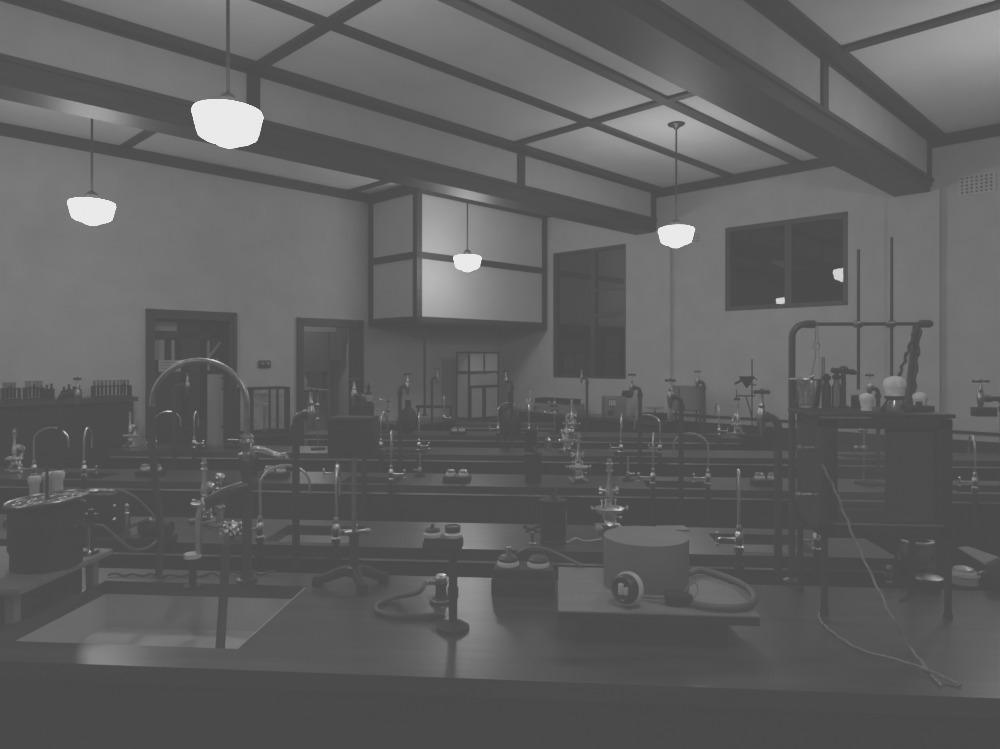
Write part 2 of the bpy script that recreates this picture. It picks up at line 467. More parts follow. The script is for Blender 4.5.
# ------------------------------------------------------------------ benches
def bench(label, x0, x1, y0, y1, sinks=(), nosing=True, body_back=.06, chamfer=0, lined=False):
    t = thing('laboratory_bench', label, 'bench')
    top = MB(); z0, z1 = HB - .045, HB
    xs = x0
    for (a, b, c, d) in sorted(sinks):
        top.bx(xs, a, y0, y1, z0, z1); top.bx(a, b, y0, c, z0, z1); top.bx(a, b, d, y1, z0, z1); xs = b
    if chamfer:
        top.poly([(xs, y0), (x1 - .02, y0), (x1, y0 + .03), (x1, y1 - chamfer), (x1 - chamfer, y1), (xs, y1)], z0, z1)
    else:
        top.bx(xs, x1, y0, y1, z0, z1)
    top.build('benchtop', M['bench'], t)
    bd = MB().bx(x0 + .05, x1 - .05, y0 + .03, y0 + .05, 0, z0).bx(x0 + .05, x1 - .05, y1 - .07, y1 - .05, 0, z0).bx(x0 + .05, x0 + .07, y0 + .05, y1 - .07, 0, z0).bx(x1 - .07, x1 - .05, y0 + .05, y1 - .07, 0, z0)
    bd.build('carcass', M['dark'], t)
    if nosing:
        MB().bx(x0 + .02, x1 - .02, y0 + .004, y0 + .03, z0 - .012, z0 - .002).build('edge_strip', M['nosing'], t)  # strip far paler than the benchtop above it
    n = int((x1 - x0) / .9)
    if nosing:
        for k in range(n):
            xa = x0 + .1 + k * (x1 - x0 - .2) / n
            dw = MB().bx(xa + .01, xa + (x1 - x0 - .2) / n - .01, y0 + .018, y0 + .03, z0 - .19, z0 - .03).build('drawer', M['dark'], t)
            MB().lathe([(.012, 0), (.016, .012), (0, .018)], (xa + (x1 - x0 - .2) / n / 2, y0 + .018, z0 - .11), 10, (0, -1, 0)).build('knob', M['irondull'], dw)
    for (a, b, c, d) in sinks:
        dz = .13; w = .015
        k = MB().bx(a - w, b + w, c - w, d + w, z0 - dz, z0 - dz + w)
        k.bx(a - w, a, c - w, d + w, z0 - dz, z0 - .001).bx(b, b + w, c - w, d + w, z0 - dz, z0 - .001).bx(a, b, c - w, c, z0 - dz, z0 - .001).bx(a, b, d, d + w, z0 - dz, z0 - .001)
        if lined: k.bx(b - .008, b, c, d, z0 - dz, HB - .004)
        k.lathe([(.03, 0), (.03, .004), (.015, .003)], ((a + b) / 2, (c + d) / 2, z0 - dz + w))
        k.build('sink', M['sink'], t)
    return t
Y1, Y1B = 1.735, 2.535
FY = {2: 2.91, 3: 4.34, 4: 5.74, 5: 7.14, 6: 8.42}
DP = .46
STN = {2: (296, 778), 3: (60, 364, 681, 1003), 4: (174, 400, 640, 878), 5: (512, 704), 6: (432, 587)}
ST = {r: [pY(u, FY[r] - .045)[0] for u in us] for r, us in STN.items()}
def sinks_for(r):
    d = .30 if r == 2 else .24
    return [(x - .185, x + .185, FY[r] + .05, FY[r] + .05 + d) for x in ST[r]]
bench('near polished dark bench across the foreground with a wide white sink', -2.9, 2.9, Y1, Y1B, [(-1.585, -.862, 1.86, 2.39)], nosing=False, lined=True)
bench('second bench from the front, ending in a clipped corner behind the glass tank', -3.3, pY(899, FY[2])[0], FY[2], FY[2] + DP, sinks_for(2), chamfer=.06)
bench('third bench from the front, behind the brass microscope', -4.1, 4.2, FY[3], FY[3] + DP, sinks_for(3))
bench('fourth bench from the front, starting in front of the left doorway', pY(108, FY[4])[0], 3.55, FY[4], FY[4] + DP, sinks_for(4)[1:] if ST[4][0] - .2 < pY(108, FY[4])[0] else sinks_for(4))
bench('fifth bench from the front, second farthest row', pY(302, FY[5])[0], 1.75, FY[5], FY[5] + DP, sinks_for(5))
bench('farthest bench row, short, in front of the corner fume hood', pY(455, FY[6])[0], pY(556, FY[6])[0], FY[6], FY[6] + .30)

# fixed side benches along the walls
def side(label, s0, s1, t0, t1, z, zt=.04):
    x, y = W((s0 + s1) / 2, (t0 + t1) / 2)
    t = thing('side_bench', label, 'bench', (x, y, 0), RA)
    ds, dt = (s1 - s0) / 2, (t1 - t0) / 2
    MB().bx(-ds, ds, -dt, dt, z - zt, z).build('benchtop', M['bench'], t)
    MB().bx(-ds + .03, ds - .03, -dt + .03, dt - .005, 0, z - zt).build('carcass', M['dark'], t)
    return t
side('tall dark wall bench at left carrying racks of test tubes', -.2, 2.31, 6.87, T_L - .005, 1.33)
side('dark side bench below the corner fume hood', 5.12, 6.82, 6.62, T_L - .005, .90)
side('dark side bench under the tall dark window', 6.83, S_R - .06, 4.25, 7.2, .98)
side('small side table between the two doorways under a glass case', s_at(241, T_L - .2), s_at(291, T_L - .2), T_L - .36, T_L - .045, .90)

# ------------------------------------------------------------------ tall tap standpipes between the benches
def mk_stand(dx, hor, handle, dep=-.0):
    def fn():
        t = thing('tap_standpipe', '', 'tap', group='iron tap standpipes between the benches')
        zt = 1.45; r = .0155
        path = [(0, 0, 0), (0, 0, zt - .05), (0, 0, zt - .035)]
        path += [(dx / abs(dx) * .035 * (1 - math.cos(a)), 0, zt - .035 + .035 * math.sin(a)) for a in (R(22), R(45), R(67), R(90))]
        path += [(dx, 0, zt)]
        MB().tube(path, r, 10).lathe([(.022, 0), (.022, .03)], (0, 0, zt - .075)).lathe([(.021, 0), (.021, .025)], (dx * .55, 0, zt), 12, (dx / abs(dx), 0, 0)).build('pipe', M['pipe'], t)
        MB().lathe([(.008, -.07), (.011, -.06), (.013, -.04), (.018, -.02), (.02, .0), (.018, .02), (.011, .035), (.013, .045), (.008, .055), (.007, .095)], (dx, 0, zt)).build('tap_body', M['worn'], t)
        MB().cyl((dx - handle, 0, zt + .098), (dx + handle, 0, zt + .098), .007).cyl((dx, -handle, zt + .098), (dx, handle, zt + .098), .006).ball((dx, 0, zt + .1), .011).ball((dx - handle, 0, zt + .098), .009).ball((dx + handle, 0, zt + .098), .009).build('handle', M['pipe'], t)
        return t
    return fn
standL = Maker(mk_stand(-.062, 0, .024)); standR = Maker(mk_stand(.115, 0, .018)); standW = Maker(mk_stand(-.12, 0, .04))
SL = {
 (2, 0): ('R0', 'iron tap standpipe before the second bench, left of the black box on a rod'),
 (2, 1): ('L', 'iron tap standpipe left of the tank in front of the second bench'),
 (3, 0): ('R', 'iron tap standpipe at far left in front of the third bench'),
 (3, 1): ('L', 'iron tap standpipe of the third bench hidden behind the black box on a rod'),
 (3, 2): ('L', 'iron tap standpipe before the third bench, directly above the grey drum\'s right side'),
 (3, 3): ('W', 'iron tap standpipe at the extreme right edge with its tap reaching left'),
 (4, 0): ('R', 'iron tap standpipe seen under the big swan-neck pipe before the left doorway'),
 (4, 1): ('Rs', 'iron tap standpipe right of the black box on a rod, before the far left wall'),
 (4, 2): ('L', 'iron tap standpipe below the right edge of the tall dark window'),
 (4, 3): ('L', 'iron tap standpipe seen above the glass tank among the white plugs'),
 (5, 0): ('L', 'iron tap standpipe between two swan-neck taps near the black still with chimney'),
 (5, 1): ('L', 'iron tap standpipe beside the grey bath on legs'),
 (6, 0): ('Rs', 'far thin iron standpipe left of the white cabinet under the hood'),
 (6, 1): ('L', 'far iron standpipe standing in front of the tall dark window'),
}
for r, us in STN.items():
    for k, u in enumerate(us):
        if (r, k) not in SL: continue
        kind, lab = SL[(r, k)]
        p = (ST[r][k], FY[r] - .045, 0)
        mk = {'L': standL, 'R': standR, 'R0': standL, 'Rs': standL, 'W': standW}[kind]
        o = mk(lab, p, R(180) if kind in ('R0', 'Rs') else 0)
# ------------------------------------------------------------------ small nickel swan-neck taps, either side of each standpipe
def mk_swan(dx, dy, zt, ze):
    def fn():
        t = thing('swan_neck_tap', '', 'tap', group='nickel swan-neck taps on the benches')
        MB().cyl((0, 0, 0), (0, 0, .93), .013, n=10).lathe([(.02, 0), (.02, .02)], (0, 0, .86)).build('riser', M['iron'], t)
        MB().lathe([(.012, .92), (.019, .93), (.019, .945), (.013, .95), (.017, .965), (.019, .98), (.017, .995), (.010, 1.005), (.012, 1.02), (.009, 1.03)], n=14).build('tap_body', M['nickel'], t)
        n = 14; pts = [(0, 0, 1.02), (0, 0, (1.02 + zt) / 2 - .03)]
        zc = zt - min(.08, (zt - 1.0) * .45); hh = zt - zc
        pts += [(dx / 2 * (1 - math.cos(math.pi * i / n)), dy / 2 * (1 - math.cos(math.pi * i / n)), zc + hh * math.sin(math.pi * i / n)) for i in range(n + 1)]
        pts += [(dx, dy, ze)]
        MB().tube(pts, .0062, 8).build('neck', M['nickel'], t)
        MB().lathe([(.007, 0), (.009, .012), (.006, .025), (.006, .062), (.008, .07), (.006, .08)], (0, 0, .975), 10, (-1, 0, 0)).cyl((-.083, -.0, .955), (-.083, 0, .995), .006, n=8).ball((-.083, 0, .997), .008).ball((-.083, 0, .953), .008).build('lever', M['nickel'], t)
        return t
    return fn
archL = Maker(mk_swan(-.19, .055, 1.235, 1.11)); archR = Maker(mk_swan(.19, .055, 1.235, 1.11)); hook = Maker(mk_swan(.02, .10, 1.235, 1.12))
rowname = {2: 'second', 3: 'third', 4: 'fourth', 5: 'fifth', 6: 'farthest'}
def swan(u, r, kind, lab):
    p = (pY(u, FY[r] - .045)[0], FY[r] - .045, 0)
    # arch over to the right / to the left / towards the bench, lever to left or right
    if kind == 'aR': archR(lab, p, 0)
    elif kind == 'aL': archL(lab, p, 0)
    elif kind == 'hR': hook(lab, p, R(0))
    elif kind == 'hL':
        hookL(lab, p, 0)
hookL = Maker(mk_swan(-.02, .10, 1.235, 1.12))
def mk_mirror():
    t = mk_swan(-.015, .10, 1.235, 1.10)()
    for c in t.children:
        if c.name.startswith('lever'):
            for v in c.data.vertices: v.co.x *= -1
            c.data.flip_normals()
    return t
hookL = Maker(mk_mirror)
SW = [
 (260, 2, 'aR', 'swan-neck tap on the second bench arching right towards the thick iron standpipe'),
 (336, 2, 'hL', 'slim hooked tap on the second bench just left of the black box rod'),
 (739, 2, 'hR', 'slim hooked tap on the second bench standing by the right sink'),
 (817, 2, 'hR', 'hooked tap on the second bench seen behind the tank legs'),
 (34, 3, 'aR', 'swan-neck tap at far left on the third bench, arching behind the iron standpipe'),
 (84, 3, 'hL', 'upright hooked tap on the third bench above the black water bath'),
 (337, 3, 'hR', 'hooked tap on the third bench left of the black box on a rod'),
 (391, 3, 'hL', 'hooked tap on the third bench just right of the black box on a rod'),
 (653, 3, 'hR', 'hooked tap on the third bench left of the standpipe rising above the grey drum'),
 (708, 3, 'aL', 'swan-neck tap on the third bench arching left to the standpipe above the grey drum'),
 (975, 3, 'hR', 'hooked tap on the third bench right of the glass tank'),
 (155, 4, 'aR', 'small swan-neck tap on the fourth bench framed by the big swan-neck pipe'),
 (194, 4, 'hL', 'thin hooked tap on the fourth bench in front of the left doorway'),
 (381, 4, 'hR', 'thin hooked tap on the fourth bench above the right side of the black box'),
 (419, 4, 'hL', 'tall thin tap on the fourth bench below the hood drain pipe'),
 (621, 4, 'hR', 'thin hooked tap on the fourth bench left of the standpipe below the tall window'),
 (660, 4, 'aL', 'small swan-neck tap on the fourth bench arching left below the grey bath'),
 (498, 5, 'aR', 'tiny swan-neck tap on the fifth bench left of the black still'),
 (529, 5, 'hL', 'tiny hooked tap on the fifth bench right of the black still'),
 (719, 5, 'hL', 'tiny hooked tap on the fifth bench right of the grey bath on legs'),
 (444, 6, 'hL', 'tiny hooked tap on the farthest bench in front of the white cabinet'),
]
for u, r, k, lab in SW: swan(u, r, k, lab)

# ------------------------------------------------------------------ microscopes
def mk_scope():
    t = thing('microscope', '', 'microscope', group='brass microscopes on the benches')
    b = MB(); b.bx(-.055, .055, .02, .05, 0, .022, .004); b.bx(-.055, -.03, -.06, .03, 0, .02, .004); b.bx(.03, .055, -.06, .03, 0, .02, .004)
    b.build('base', M['worn'], t)
    MB().lathe([(.018, .02), (.014, .03), (.012, .05), (.015, .055), (.012, .06), (.012, .10), (.016, .105)], (0, .02, 0)).build('pillar', M['brass'], t)
    MB().lathe([(.02, .08), (.058, .085), (.062, .092), (.062, .10), (.05, .104), (0, .104)], (0, -.01, 0), 24).lathe([(.028, .05), (.03, .062), (.024, .08)], (0, -.01, 0)).build('stage', M['brass'], t)
    for sx in (-1, 1):
        kb = MB().cyl((sx * .05, -.01, .097), (sx * .072, -.01, .097), .0045).lathe([(.009, 0), (.012, .003), (.012, .009), (.008, .011)], (sx * .07, -.01, .097), 12, (sx, 0, 0))
        kb.build('stage_screw', M['nickel'], t); kb = MB()
        kb.cyl((sx * .012, .02, .17), (sx * .03, .02, .17), .006).lathe([(.017, 0), (.017, .012)], (sx * .03, .02, .17), 14, (sx, 0, 0))
        kb.build('focus_knob', M['nickel'], t)
    MB().tube(spline([(0, .02, .10), (0, .045, .13), (.005, .045, .165), (0, .015, .185), (0, -.005, .18)]), .012).bx(-.012, .012, -.008, .03, .15, .185, .003).build('arm', M['brass'], t)
    for sx in (-1, 1): MB().box((sx * .028, -.02, .108), (.007, .05, .004), R(12 * sx)).cyl((sx * .03, .012, .10), (sx * .03, .012, .125), .004).ball((sx * .03, .012, .127), .006).build('stage_clip', M['nickel'], t)
    cl_ = MB().lathe([(.018, .058), (.02, .062), (.02, .074), (.012, .078)], (0, -.01, 0), 14).cyl((.02, -.012, .066), (.045, -.02, .060), .004).ball((.047, -.021, .06), .007).cyl((-.02, -.012, .07), (-.042, -.018, .078), .004).ball((-.044, -.019, .079), .006)
    cl_.build('condenser', M['nickel'], t)
    tb = MB().lathe([(.006, .112), (.012, .118), (.014, .135), (.02, .14), (.019, .165), (.0155, .18), (.011, .205), (.0095, .255)], (0, -.01, 0), 18).build('tube', M['nickel'], t)
    MB().lathe([(.011, .255), (.017, .256), (.017, .262), (.012, .264), (.012, .282), (.016, .284), (.016, .29), (.011, .292), (.010, .31)], (0, -.01, 0), 18).build('eyepiece', M['brass'], tb)
    MB().lathe([(.0, 0), (.024, .0), (.026, .006), (.022, .008)], (0, -.03, .045), 16, (0, -.7, .7)).build('mirror', M['nickel'], t)
    return t
scope = Maker(mk_scope)
def on(u, v, z=HB): x, y = pz(u, v, z); return (x, y, z + .001)
def onr(u, r, dy=.2, z=HB): return (pY(u, FY[r] + dy)[0], FY[r] + dy, z + .001)
scope('shiny brass microscope standing on the second bench behind the grey drum', onr(609, 2, .36), R(6), 1.05)
scope('brass microscope on the second bench behind the big swan-neck standpipe', onr(206, 2, .36), R(-25), .98)
scope('brass microscope on the third bench, seen left of the nearer shiny one', onr(578, 3, .2), R(10))
scope('small brass microscope on the fourth bench near the middle', onr(566, 4, .26), R(30))
scope('small brass microscope on the fourth bench left of the doorway, below the test tubes', onr(131, 4, .25), R(-20), 1.0)
scope('brass microscope at far left on the third bench under the tall wall bench', onr(16, 3, .28), R(-30), .95)
scope('tiny brass microscope on the fifth bench right of centre', onr(572, 5, .22), R(-15), 1.15)
scope('tiny brass microscope standing on the side bench left of the stacked trays', (*pD(530, 9.25), .981), R(20), .9)
scope('brass microscope on the fifth bench beside the retort stand with funnel', onr(737, 5, .32), R(40), 1.1)

# ------------------------------------------------------------------ black cylindrical cans with lids
def mk_can():
    t = thing('black_can', '', 'can', group='black cylindrical cans on the benches')
    MB().lathe([(.052, 0), (.056, .004), (.056, .012), (.053, .016), (.053, .17), (.055, .174), (.055, .18)], n=24).build('body', M['irondull'], t)
    l = MB().lathe([(0, .186), (.058, .182), (.058, .178)], n=24).build('lid', M['irondull'], t)
    MB().box((.012, -.01, .205), (.012, .07, .012), R(35), rot=Matrix.Rotation(R(35), 3, 'X')).cyl((0, 0, .18), (0, 0, .205), .008).build('lever', M['pipe'], l)
    MB().cyl((.054, -.02, .04), (.054, -.02, .14), .004, n=6).build('side_rod', M['nickel'], t)
    return t
can = Maker(mk_can)
can('large black can with a lever on its lid, on the second bench', onr(553, 2, .13))
can('black can on the third bench, near the middle of the row', onr(533, 3, .2), R(20), .97)
can('small black can on the fourth bench, near the middle', onr(531, 4, .25), R(40), 1.0)

# ------------------------------------------------------------------ switch blocks with two porcelain cutouts
def mk_block():
    t = thing('switch_block', '', 'switch', group='porcelain switch blocks on the benches')
    MB().bx(-.085, .085, -.05, .05, 0, .034, .004).build('base_board', M['dark'], t)
    for sx in (-1, 1):
        p = MB().lathe([(.03, .034), (.032, .038), (.032, .05), (.028, .056)], (sx * .04, 0, 0), 18).build('porcelain_base', M['porcelain'], t)
        MB().lathe([(.026, .056), (.027, .066), (.02, .073), (0, .075)], (sx * .04, 0, 0), 16).build('cap', M['worn'], p)
    return t
block = Maker(mk_block)
block('two-knob switch block on the third bench, left of centre near the can', onr(457, 3, .16))
block('two-knob switch block on the third bench at left, by the big swan-neck pipe', onr(151, 3, .22))
block('two-knob switch block on the third bench, just left of the thick standpipe', onr(275, 3, .22))
block('small two-knob switch block on the fifth bench before the white cabinet', onr(458, 5, .12))
block('two-knob switch block on the third bench at right beside the tank', onr(766, 3, .20))

# ------------------------------------------------------------------ foreground: wooden stand with black water bath
zst = 1.02
st = thing('wooden_stand', 'low pale wooden stand on the near bench beside the white sink', 'stand', (0, 0, HB))
x0, x1, y0, y1 = -2.15, -1.545, 1.93, 2.37
MB().bx(x0, x1, y0, y1, zst - HB - .022, zst - HB, .005).build('top', M['palewood'], st)
for xx in (x0 + .02, x1 - .064):
    for yy in (y0 + .06, y1 - .02): MB().bx(xx - .014, xx + .014, yy - .014, yy + .014, .001, zst - HB - .022).build('leg', M['palewood'], st)
MB().bx(x0 + .03, x1 - .08, y0 + .08, y1 - .05, .001, zst - HB - .022).build('underside_shade', M['dark'], st)  # dark block painting the shade in the open space under the top
px, py = pD(47, 2.285)
wb = thing('water_bath', 'black round water bath with ring cover on the wooden stand at left', 'water bath', (px, py, zst + .001))
MB().lathe([(.096, 0), (.10, .004), (.10, .05), (.106, .06), (.106, .18), (.110, .184), (.110, .192), (.10, .192)], n=36).build('vessel', M['irondull'], wb)
tl_ = Matrix.Rotation(R(-4.5), 4, 'Y') @ Matrix.Rotation(R(2.5), 4, 'X')
ld = MB().lathe([(.06, 0), (.108, 0), (.118, .003), (.118, .007), (.108, .008), (.06, .008)], n=36)
ld.lathe([(0, .001), (.112, .001), (.112, .005), (0, .005)], n=36)
ld = ld.build('cover', M['pipe'], wb); ld.matrix_local = Matrix.Translation((0, 0, .202)) @ tl_
rg = MB()
rg.torus((0, 0, .010), .112, .004, n=40)
for k in range(6):
    a = k * math.pi / 3; rg.torus((.07 * math.cos(a), .07 * math.sin(a), .008), .027, .003, n=18)
rg.build('cover_rings', M['worn'], ld)
MB().cyl((0, 0, .005), (0, 0, .115), .0045).build('rod', M['iron'], wb).location = (0, 0, .198)
MB().torus((-.108, -.02, .13), .022, .005, (0, 1, 0), 16).build('handle', M['worn'], wb)
MB().lathe([(.02, 0), (.02, .03)], (.098, -.02, .13), 12, (1, 0, 0)).cyl((.13, -.02, .13), (.15, -.02, .13), .009).build('outlet', M['iron'], wb)
for k, (u, v0, v1) in enumerate(((30, 495, 476), (44, 493, 472), (54, 492, 471))):
    D = 2.40 + .03 * (k == 1); z0 = H - (v0 - V0) * D / FP; z1 = H - (v1 - V0) * D / FP - .004
    x, y = pD(u, D); hh = z1 - zst - .001; 
    o = MB().lathe([(.014, 0), (.015, hh - .03), (.020, hh - .02), (.021, hh - .008), (.017, hh)], n=16).build('porcelain_plug', M['porcelain'])
    o.location = (x - .0, y + .02, zst + .001)
    tag(o, ['white porcelain tube behind the black water bath, farthest left of three', 'white porcelain tube behind the black water bath, just left of its rod', 'white porcelain tube behind the black water bath, just right of its rod'][k], 'tube', 'white tubes behind the water bath')
# clamp on the stand edge
x, y = pz(91, 554, zst)
cl = thing('pinch_clamp', 'dark screw clamp standing on the stand beside the black water bath', 'clamp', (x, y, zst + .001))
MB().bx(-.02, .02, -.015, .015, 0, .012).cyl((0, 0, .01), (0, 0, .15), .009).bx(-.055, .02, -.012, .012, .12, .135).build('body', M['iron'], cl)
MB().cyl((.006, -.02, .012), (.006, -.02, .10), .004).ball((.006, -.02, .008), .009).build('screw', M['nickel'], cl)
hs = spline([(*pD(95, 2.36), 1.13), (*pD(104, 2.36), 1.125), (*pD(118, 2.38), 1.08), (*pD(133, 2.42), 1.035), (*pD(148, 2.5), 1.02), (*pD(160, 2.58), 1.03)])
o = MB().tube(hs, .006).build('rubber_hose', M['hose']); tag(o, 'thin rubber hose trailing from the clamp by the black water bath', 'hose')
# tall dark bottle, motor block behind it
x, y = pY(102, 3.04)
tbt = thing('black_case', 'black instrument case with two bright terminals behind the wooden stand', 'case', (x, y, HB + .001))
hc = zY(102, 494, 3.0) - HB
MB().bx(-.10, .085, -.06, .08, 0, hc, .006).build('case_body', M['irondull'], tbt)
MB().bx(-.06, .0, -.03, .03, hc, hc + .012, .003).cyl((.0, 0, hc + .006), (.06, 0, hc + .004), .007).build('top_fitting', M['worn'], tbt)
MB().ball((.09, -.05, hc - .05), .008).ball((.09, -.05, hc - .11), .010).build('terminals', M['nickel'], tbt)
o = MB().tube(spline([(x + .067, y, HB + hc + .013), (x + .10, y, HB + hc + .004), (x + .16, y + .01, HB + hc - .03), (x + .23, y + .04, HB + .06)]), .006, 8).build('lead_wire', M['hose']); tag(o, 'grey lead running down from the black case to the motor block', 'wire')
x, y = pz(146, 546, HB)
mt = thing('motor_block', 'dark motor block with a pale metal arm on the second bench at left', 'motor', (x, y + .05, HB + .001))
MB().bx(-.095, .085, -.045, .05, 0, .03, .006).lathe([(.03, -.07), (.034, -.06), (.034, .05), (.03, .06)], (0.02, 0, .062), 18, (1, 0, 0)).build('housing', M['irondull'], mt)
MB().box((-.05, -.02, .085), (.11, .022, .012), rot=Matrix.Rotation(R(-22), 3, 'Y')).build('arm', M['worn'], mt)
MB().cyl((-.09, -.04, .03), (-.09, -.04, .16), .006).ball((-.09, -.04, .13), .010).ball((-.09, -.04, .162), .010).build('terminal_post', M['nickel'], mt)

# big swan-neck standpipe on the near bench
x, y = pz(247, 582, HB); yb = y
zu = lambda v: zY(247, v, yb)
bp = thing('swan_neck_standpipe', 'tall swan-neck standpipe with a big pale arch on the near bench by the sink', 'tap', (x, y, HB + .001))
L = lambda u: pY(u, yb)[0] - x
zz = lambda v: zu(v) - HB
MB().lathe([(.036, 0), (.036, .012), (.024, .016), (.020, .03), (.0165, .04), (.0165, zz(468)), (.022, zz(467)), (.022, zz(460))], n=18).build('column', M['pipe'], bp)
MB().lathe([(.019, zz(462)), (.026, zz(459)), (.026, zz(454)), (.016, zz(452)), (.02, zz(447)), (.024, zz(442)), (.018, zz(439)), (.022, zz(437)), (.013, zz(434))], n=18).cyl((-.03, -.0, zz(456)), (.03, 0, zz(456)), .009).build('valve', M['worn'], bp)
xl = L(152); n = 22; zc = zz(405); zr = zz(361) - zc
pts = [(0, 0, zz(438)), (0, 0, zz(425)), (0, 0, zz(412))] + [(xl / 2 * (1 - math.cos(math.pi * i / n)), 0, zc + zr * math.sin(math.pi * i / n)) for i in range(n + 1)] + [(xl, 0, zz(409))]
MB().tube(pts, .0105, 12).build('arch', M['worn'], bp)
MB().tube(spline([(xl, 0, zz(407)), (xl, 0, zz(440)), (xl + .004, .01, zz(480)), (xl + .014, .02, zz(515)), (xl + .02, .02, zz(548)), (xl + .025, .0, .012)]), .0125, 10).build('rubber_drop', M['rubber'], bp)
# side branch with suction nozzle
br = MB().tube(spline([(0, 0, zz(486)), (-.04, -.03, zz(489)), (-.085, -.06, zz(496)), (-.115, -.075, zz(501))]), .021, 12).build('branch', M['pipe'], bp)
MB().tube(spline([(-.110, -.072, zz(500)), (-.125, -.08, zz(505)), (-.131, -.083, zz(515)), (-.132, -.084, zz(533)), (-.132, -.085, zz(548))]), .0115, 10).torus((-.118, -.077, zz(501)), .019, .006, (-.8, -.5, -.2)).build('nozzle', M['nickel'], br)
MB().cyl((-.152, -.085, zz(548)), (-.152, -.085, zz(552)), .028, n=18).build('drip_plate', M['porcelain'], br)
MB().cyl((-.152, -.085, .001), (-.152, -.085, zz(552)), .012).lathe([(.03, 0), (.03, .01)], (-.152, -.085, .001)).build('plate_post', M['irondull'], br)
fx = spline([(.015, 0, zz(450)), (.05, -.01, zz(449)), (.09, -.01, zz(453)), (.120, .0, zz(456)), (.145, -.01, zz(455))])
m_ = MB().tube(fx, .008, 8)
for i in range(0, len(fx), 1): m_.torus(fx[i], .009, .0035, (fx[min(i + 1, len(fx) - 1)] - fx[max(i - 1, 0)]).normalized(), 10, 5)
m_.build('flexible_hose', M['nickel'], bp)
# metal valve with ball top behind the branch
x, y, z = onr(220, 2, .30)
vl = thing('ball_top_valve', 'metal apparatus with a round ball top beside the microscope at left', 'valve', (x, y, z))
MB().lathe([(.05, 0), (.05, .012), (.02, .02), (.015, .06), (.024, .07), (.024, .09), (.014, .10), (.026, .12), (.026, .135), (.012, .145), (.02, .16), (.02, .175), (.01, .18), (.01, .20)], n=18).build('column', M['worn'], vl)
MB().ball((0, 0, .222), .026, n=16).build('ball', M['nickel'], vl)
# crinkled metal foil lump by the standpipe
x, y, z = onr(231, 2, .07)
b = bmesh.new(); bmesh.ops.create_icosphere(b, subdivisions=4, radius=.04)
rr_ = random.Random(3)
for v in b.verts:
    f_ = 1 + .22 * math.sin(v.co.x * 190 + v.co.y * 110) * math.cos(v.co.z * 170 + v.co.y * 130) + rr_.uniform(-.05, .05)
    v.co = Vector((v.co.x * f_ * 1.15, v.co.y * f_, v.co.z * f_ * .85))
zm = min(v.co.z for v in b.verts)
for v in b.verts: v.co.z -= zm
m_ = MB(); m_._merge(b); o = m_.build('metal_foil', M['nickel']); o.location = (x, y, z)
tag(o, 'crumpled shiny lump of metal foil beside the swan-neck standpipe', 'foil')
# sink hose
x0_, y0_ = pz(224, 592, HB)
dh = spline([(*pz(230, 583, HB), HB + .10), (*pz(227, 590, HB), HB + .055), (x0_, y0_ - .02, HB - .01), (-.895 - .06, 2.2, HB - .12), (-.97, 2.05, HB - .20), (-.975, 1.93, HB - .215)])
dh = spline([(*pD(226, 2.38), 1.06), (*pD(225, 2.37), .98), (*pD(223, 2.34), .88), (*pD(221, 2.28), .80), (*pD(219, 2.2), .735), (*pD(217, 2.08), .70)])
o = MB().tube(dh, .0145, 12).build('drain_hose', M['rubber']); tag(o, 'black rubber hose hanging down into the white sink', 'hose')
# twisted flex behind the sink
pts = []
for i in range(60):
    u = 108 + (272 - 108) * i / 59; xx, yy = pz(u, 577, HB)
    pts.append((xx, yy + .006 * math.sin(i * .55) + .008 * math.sin(i * .21) + .035 * min(1, max(0, (u - 222) / 8)), HB + .006 + .004 * math.sin(i * .9)))
o = MB().tube(pts, .0038, 6).build('twisted_flex', M['rubber']); tag(o, 'dark twisted flex lying along the back edge behind the sink', 'cord')

# retort stand carrying a black box
x, y = pz(354, 586, HB); ya = y
rs = thing('box_on_stand', 'black instrument box on a rod with a cast tripod foot on the near bench', 'instrument', (x, y, HB + .001))
Z = lambda v: zY(352, v, ya) - HB
lg = [(-.125, -.005), (.09, .05), (.05, -.075)]
for dx, dy in lg:
    b = MB(); p = Vector((dx, dy, 0)); 
    b.tube([(0, 0, .055), (dx * .35, dy * .35, .048), (dx * .75, dy * .75, .028), (dx, dy, .018)], .021, 8, r_end=.015)
    b.lathe([(.019, 0), (.02, .018), (.014, .032)], (dx, dy, 0)); b.build('leg', M['irondull'], rs)
MB().lathe([(.026, .035), (.026, .065), (.017, .07), (.0165, Z(537)), (.02, Z(536)), (.02, Z(532)), (.0, Z(532))], n=16).build('socket', M['iron'], rs)
MB().cyl((0, 0, Z(533)), (0, 0, Z(457)), .0085).build('rod', M['worn'], rs)
MB().cyl((-.03, -.0, Z(534)), (.05, 0, Z(531)), .008).ball((.05, 0, Z(531)), .011).build('thumb_screw', M['worn'], rs)
bxm = MB().bx(-.077, .077, -.05, .05, Z(456), Z(421), .004).bx(-.075, .075, -.053, .053, Z(421), Z(418), .003).build('box', M['irondull'], rs)
MB().bx(-.073, .073, -.048, .05, Z(418), Z(417)).build('box_lid', M['dark'], bxm)

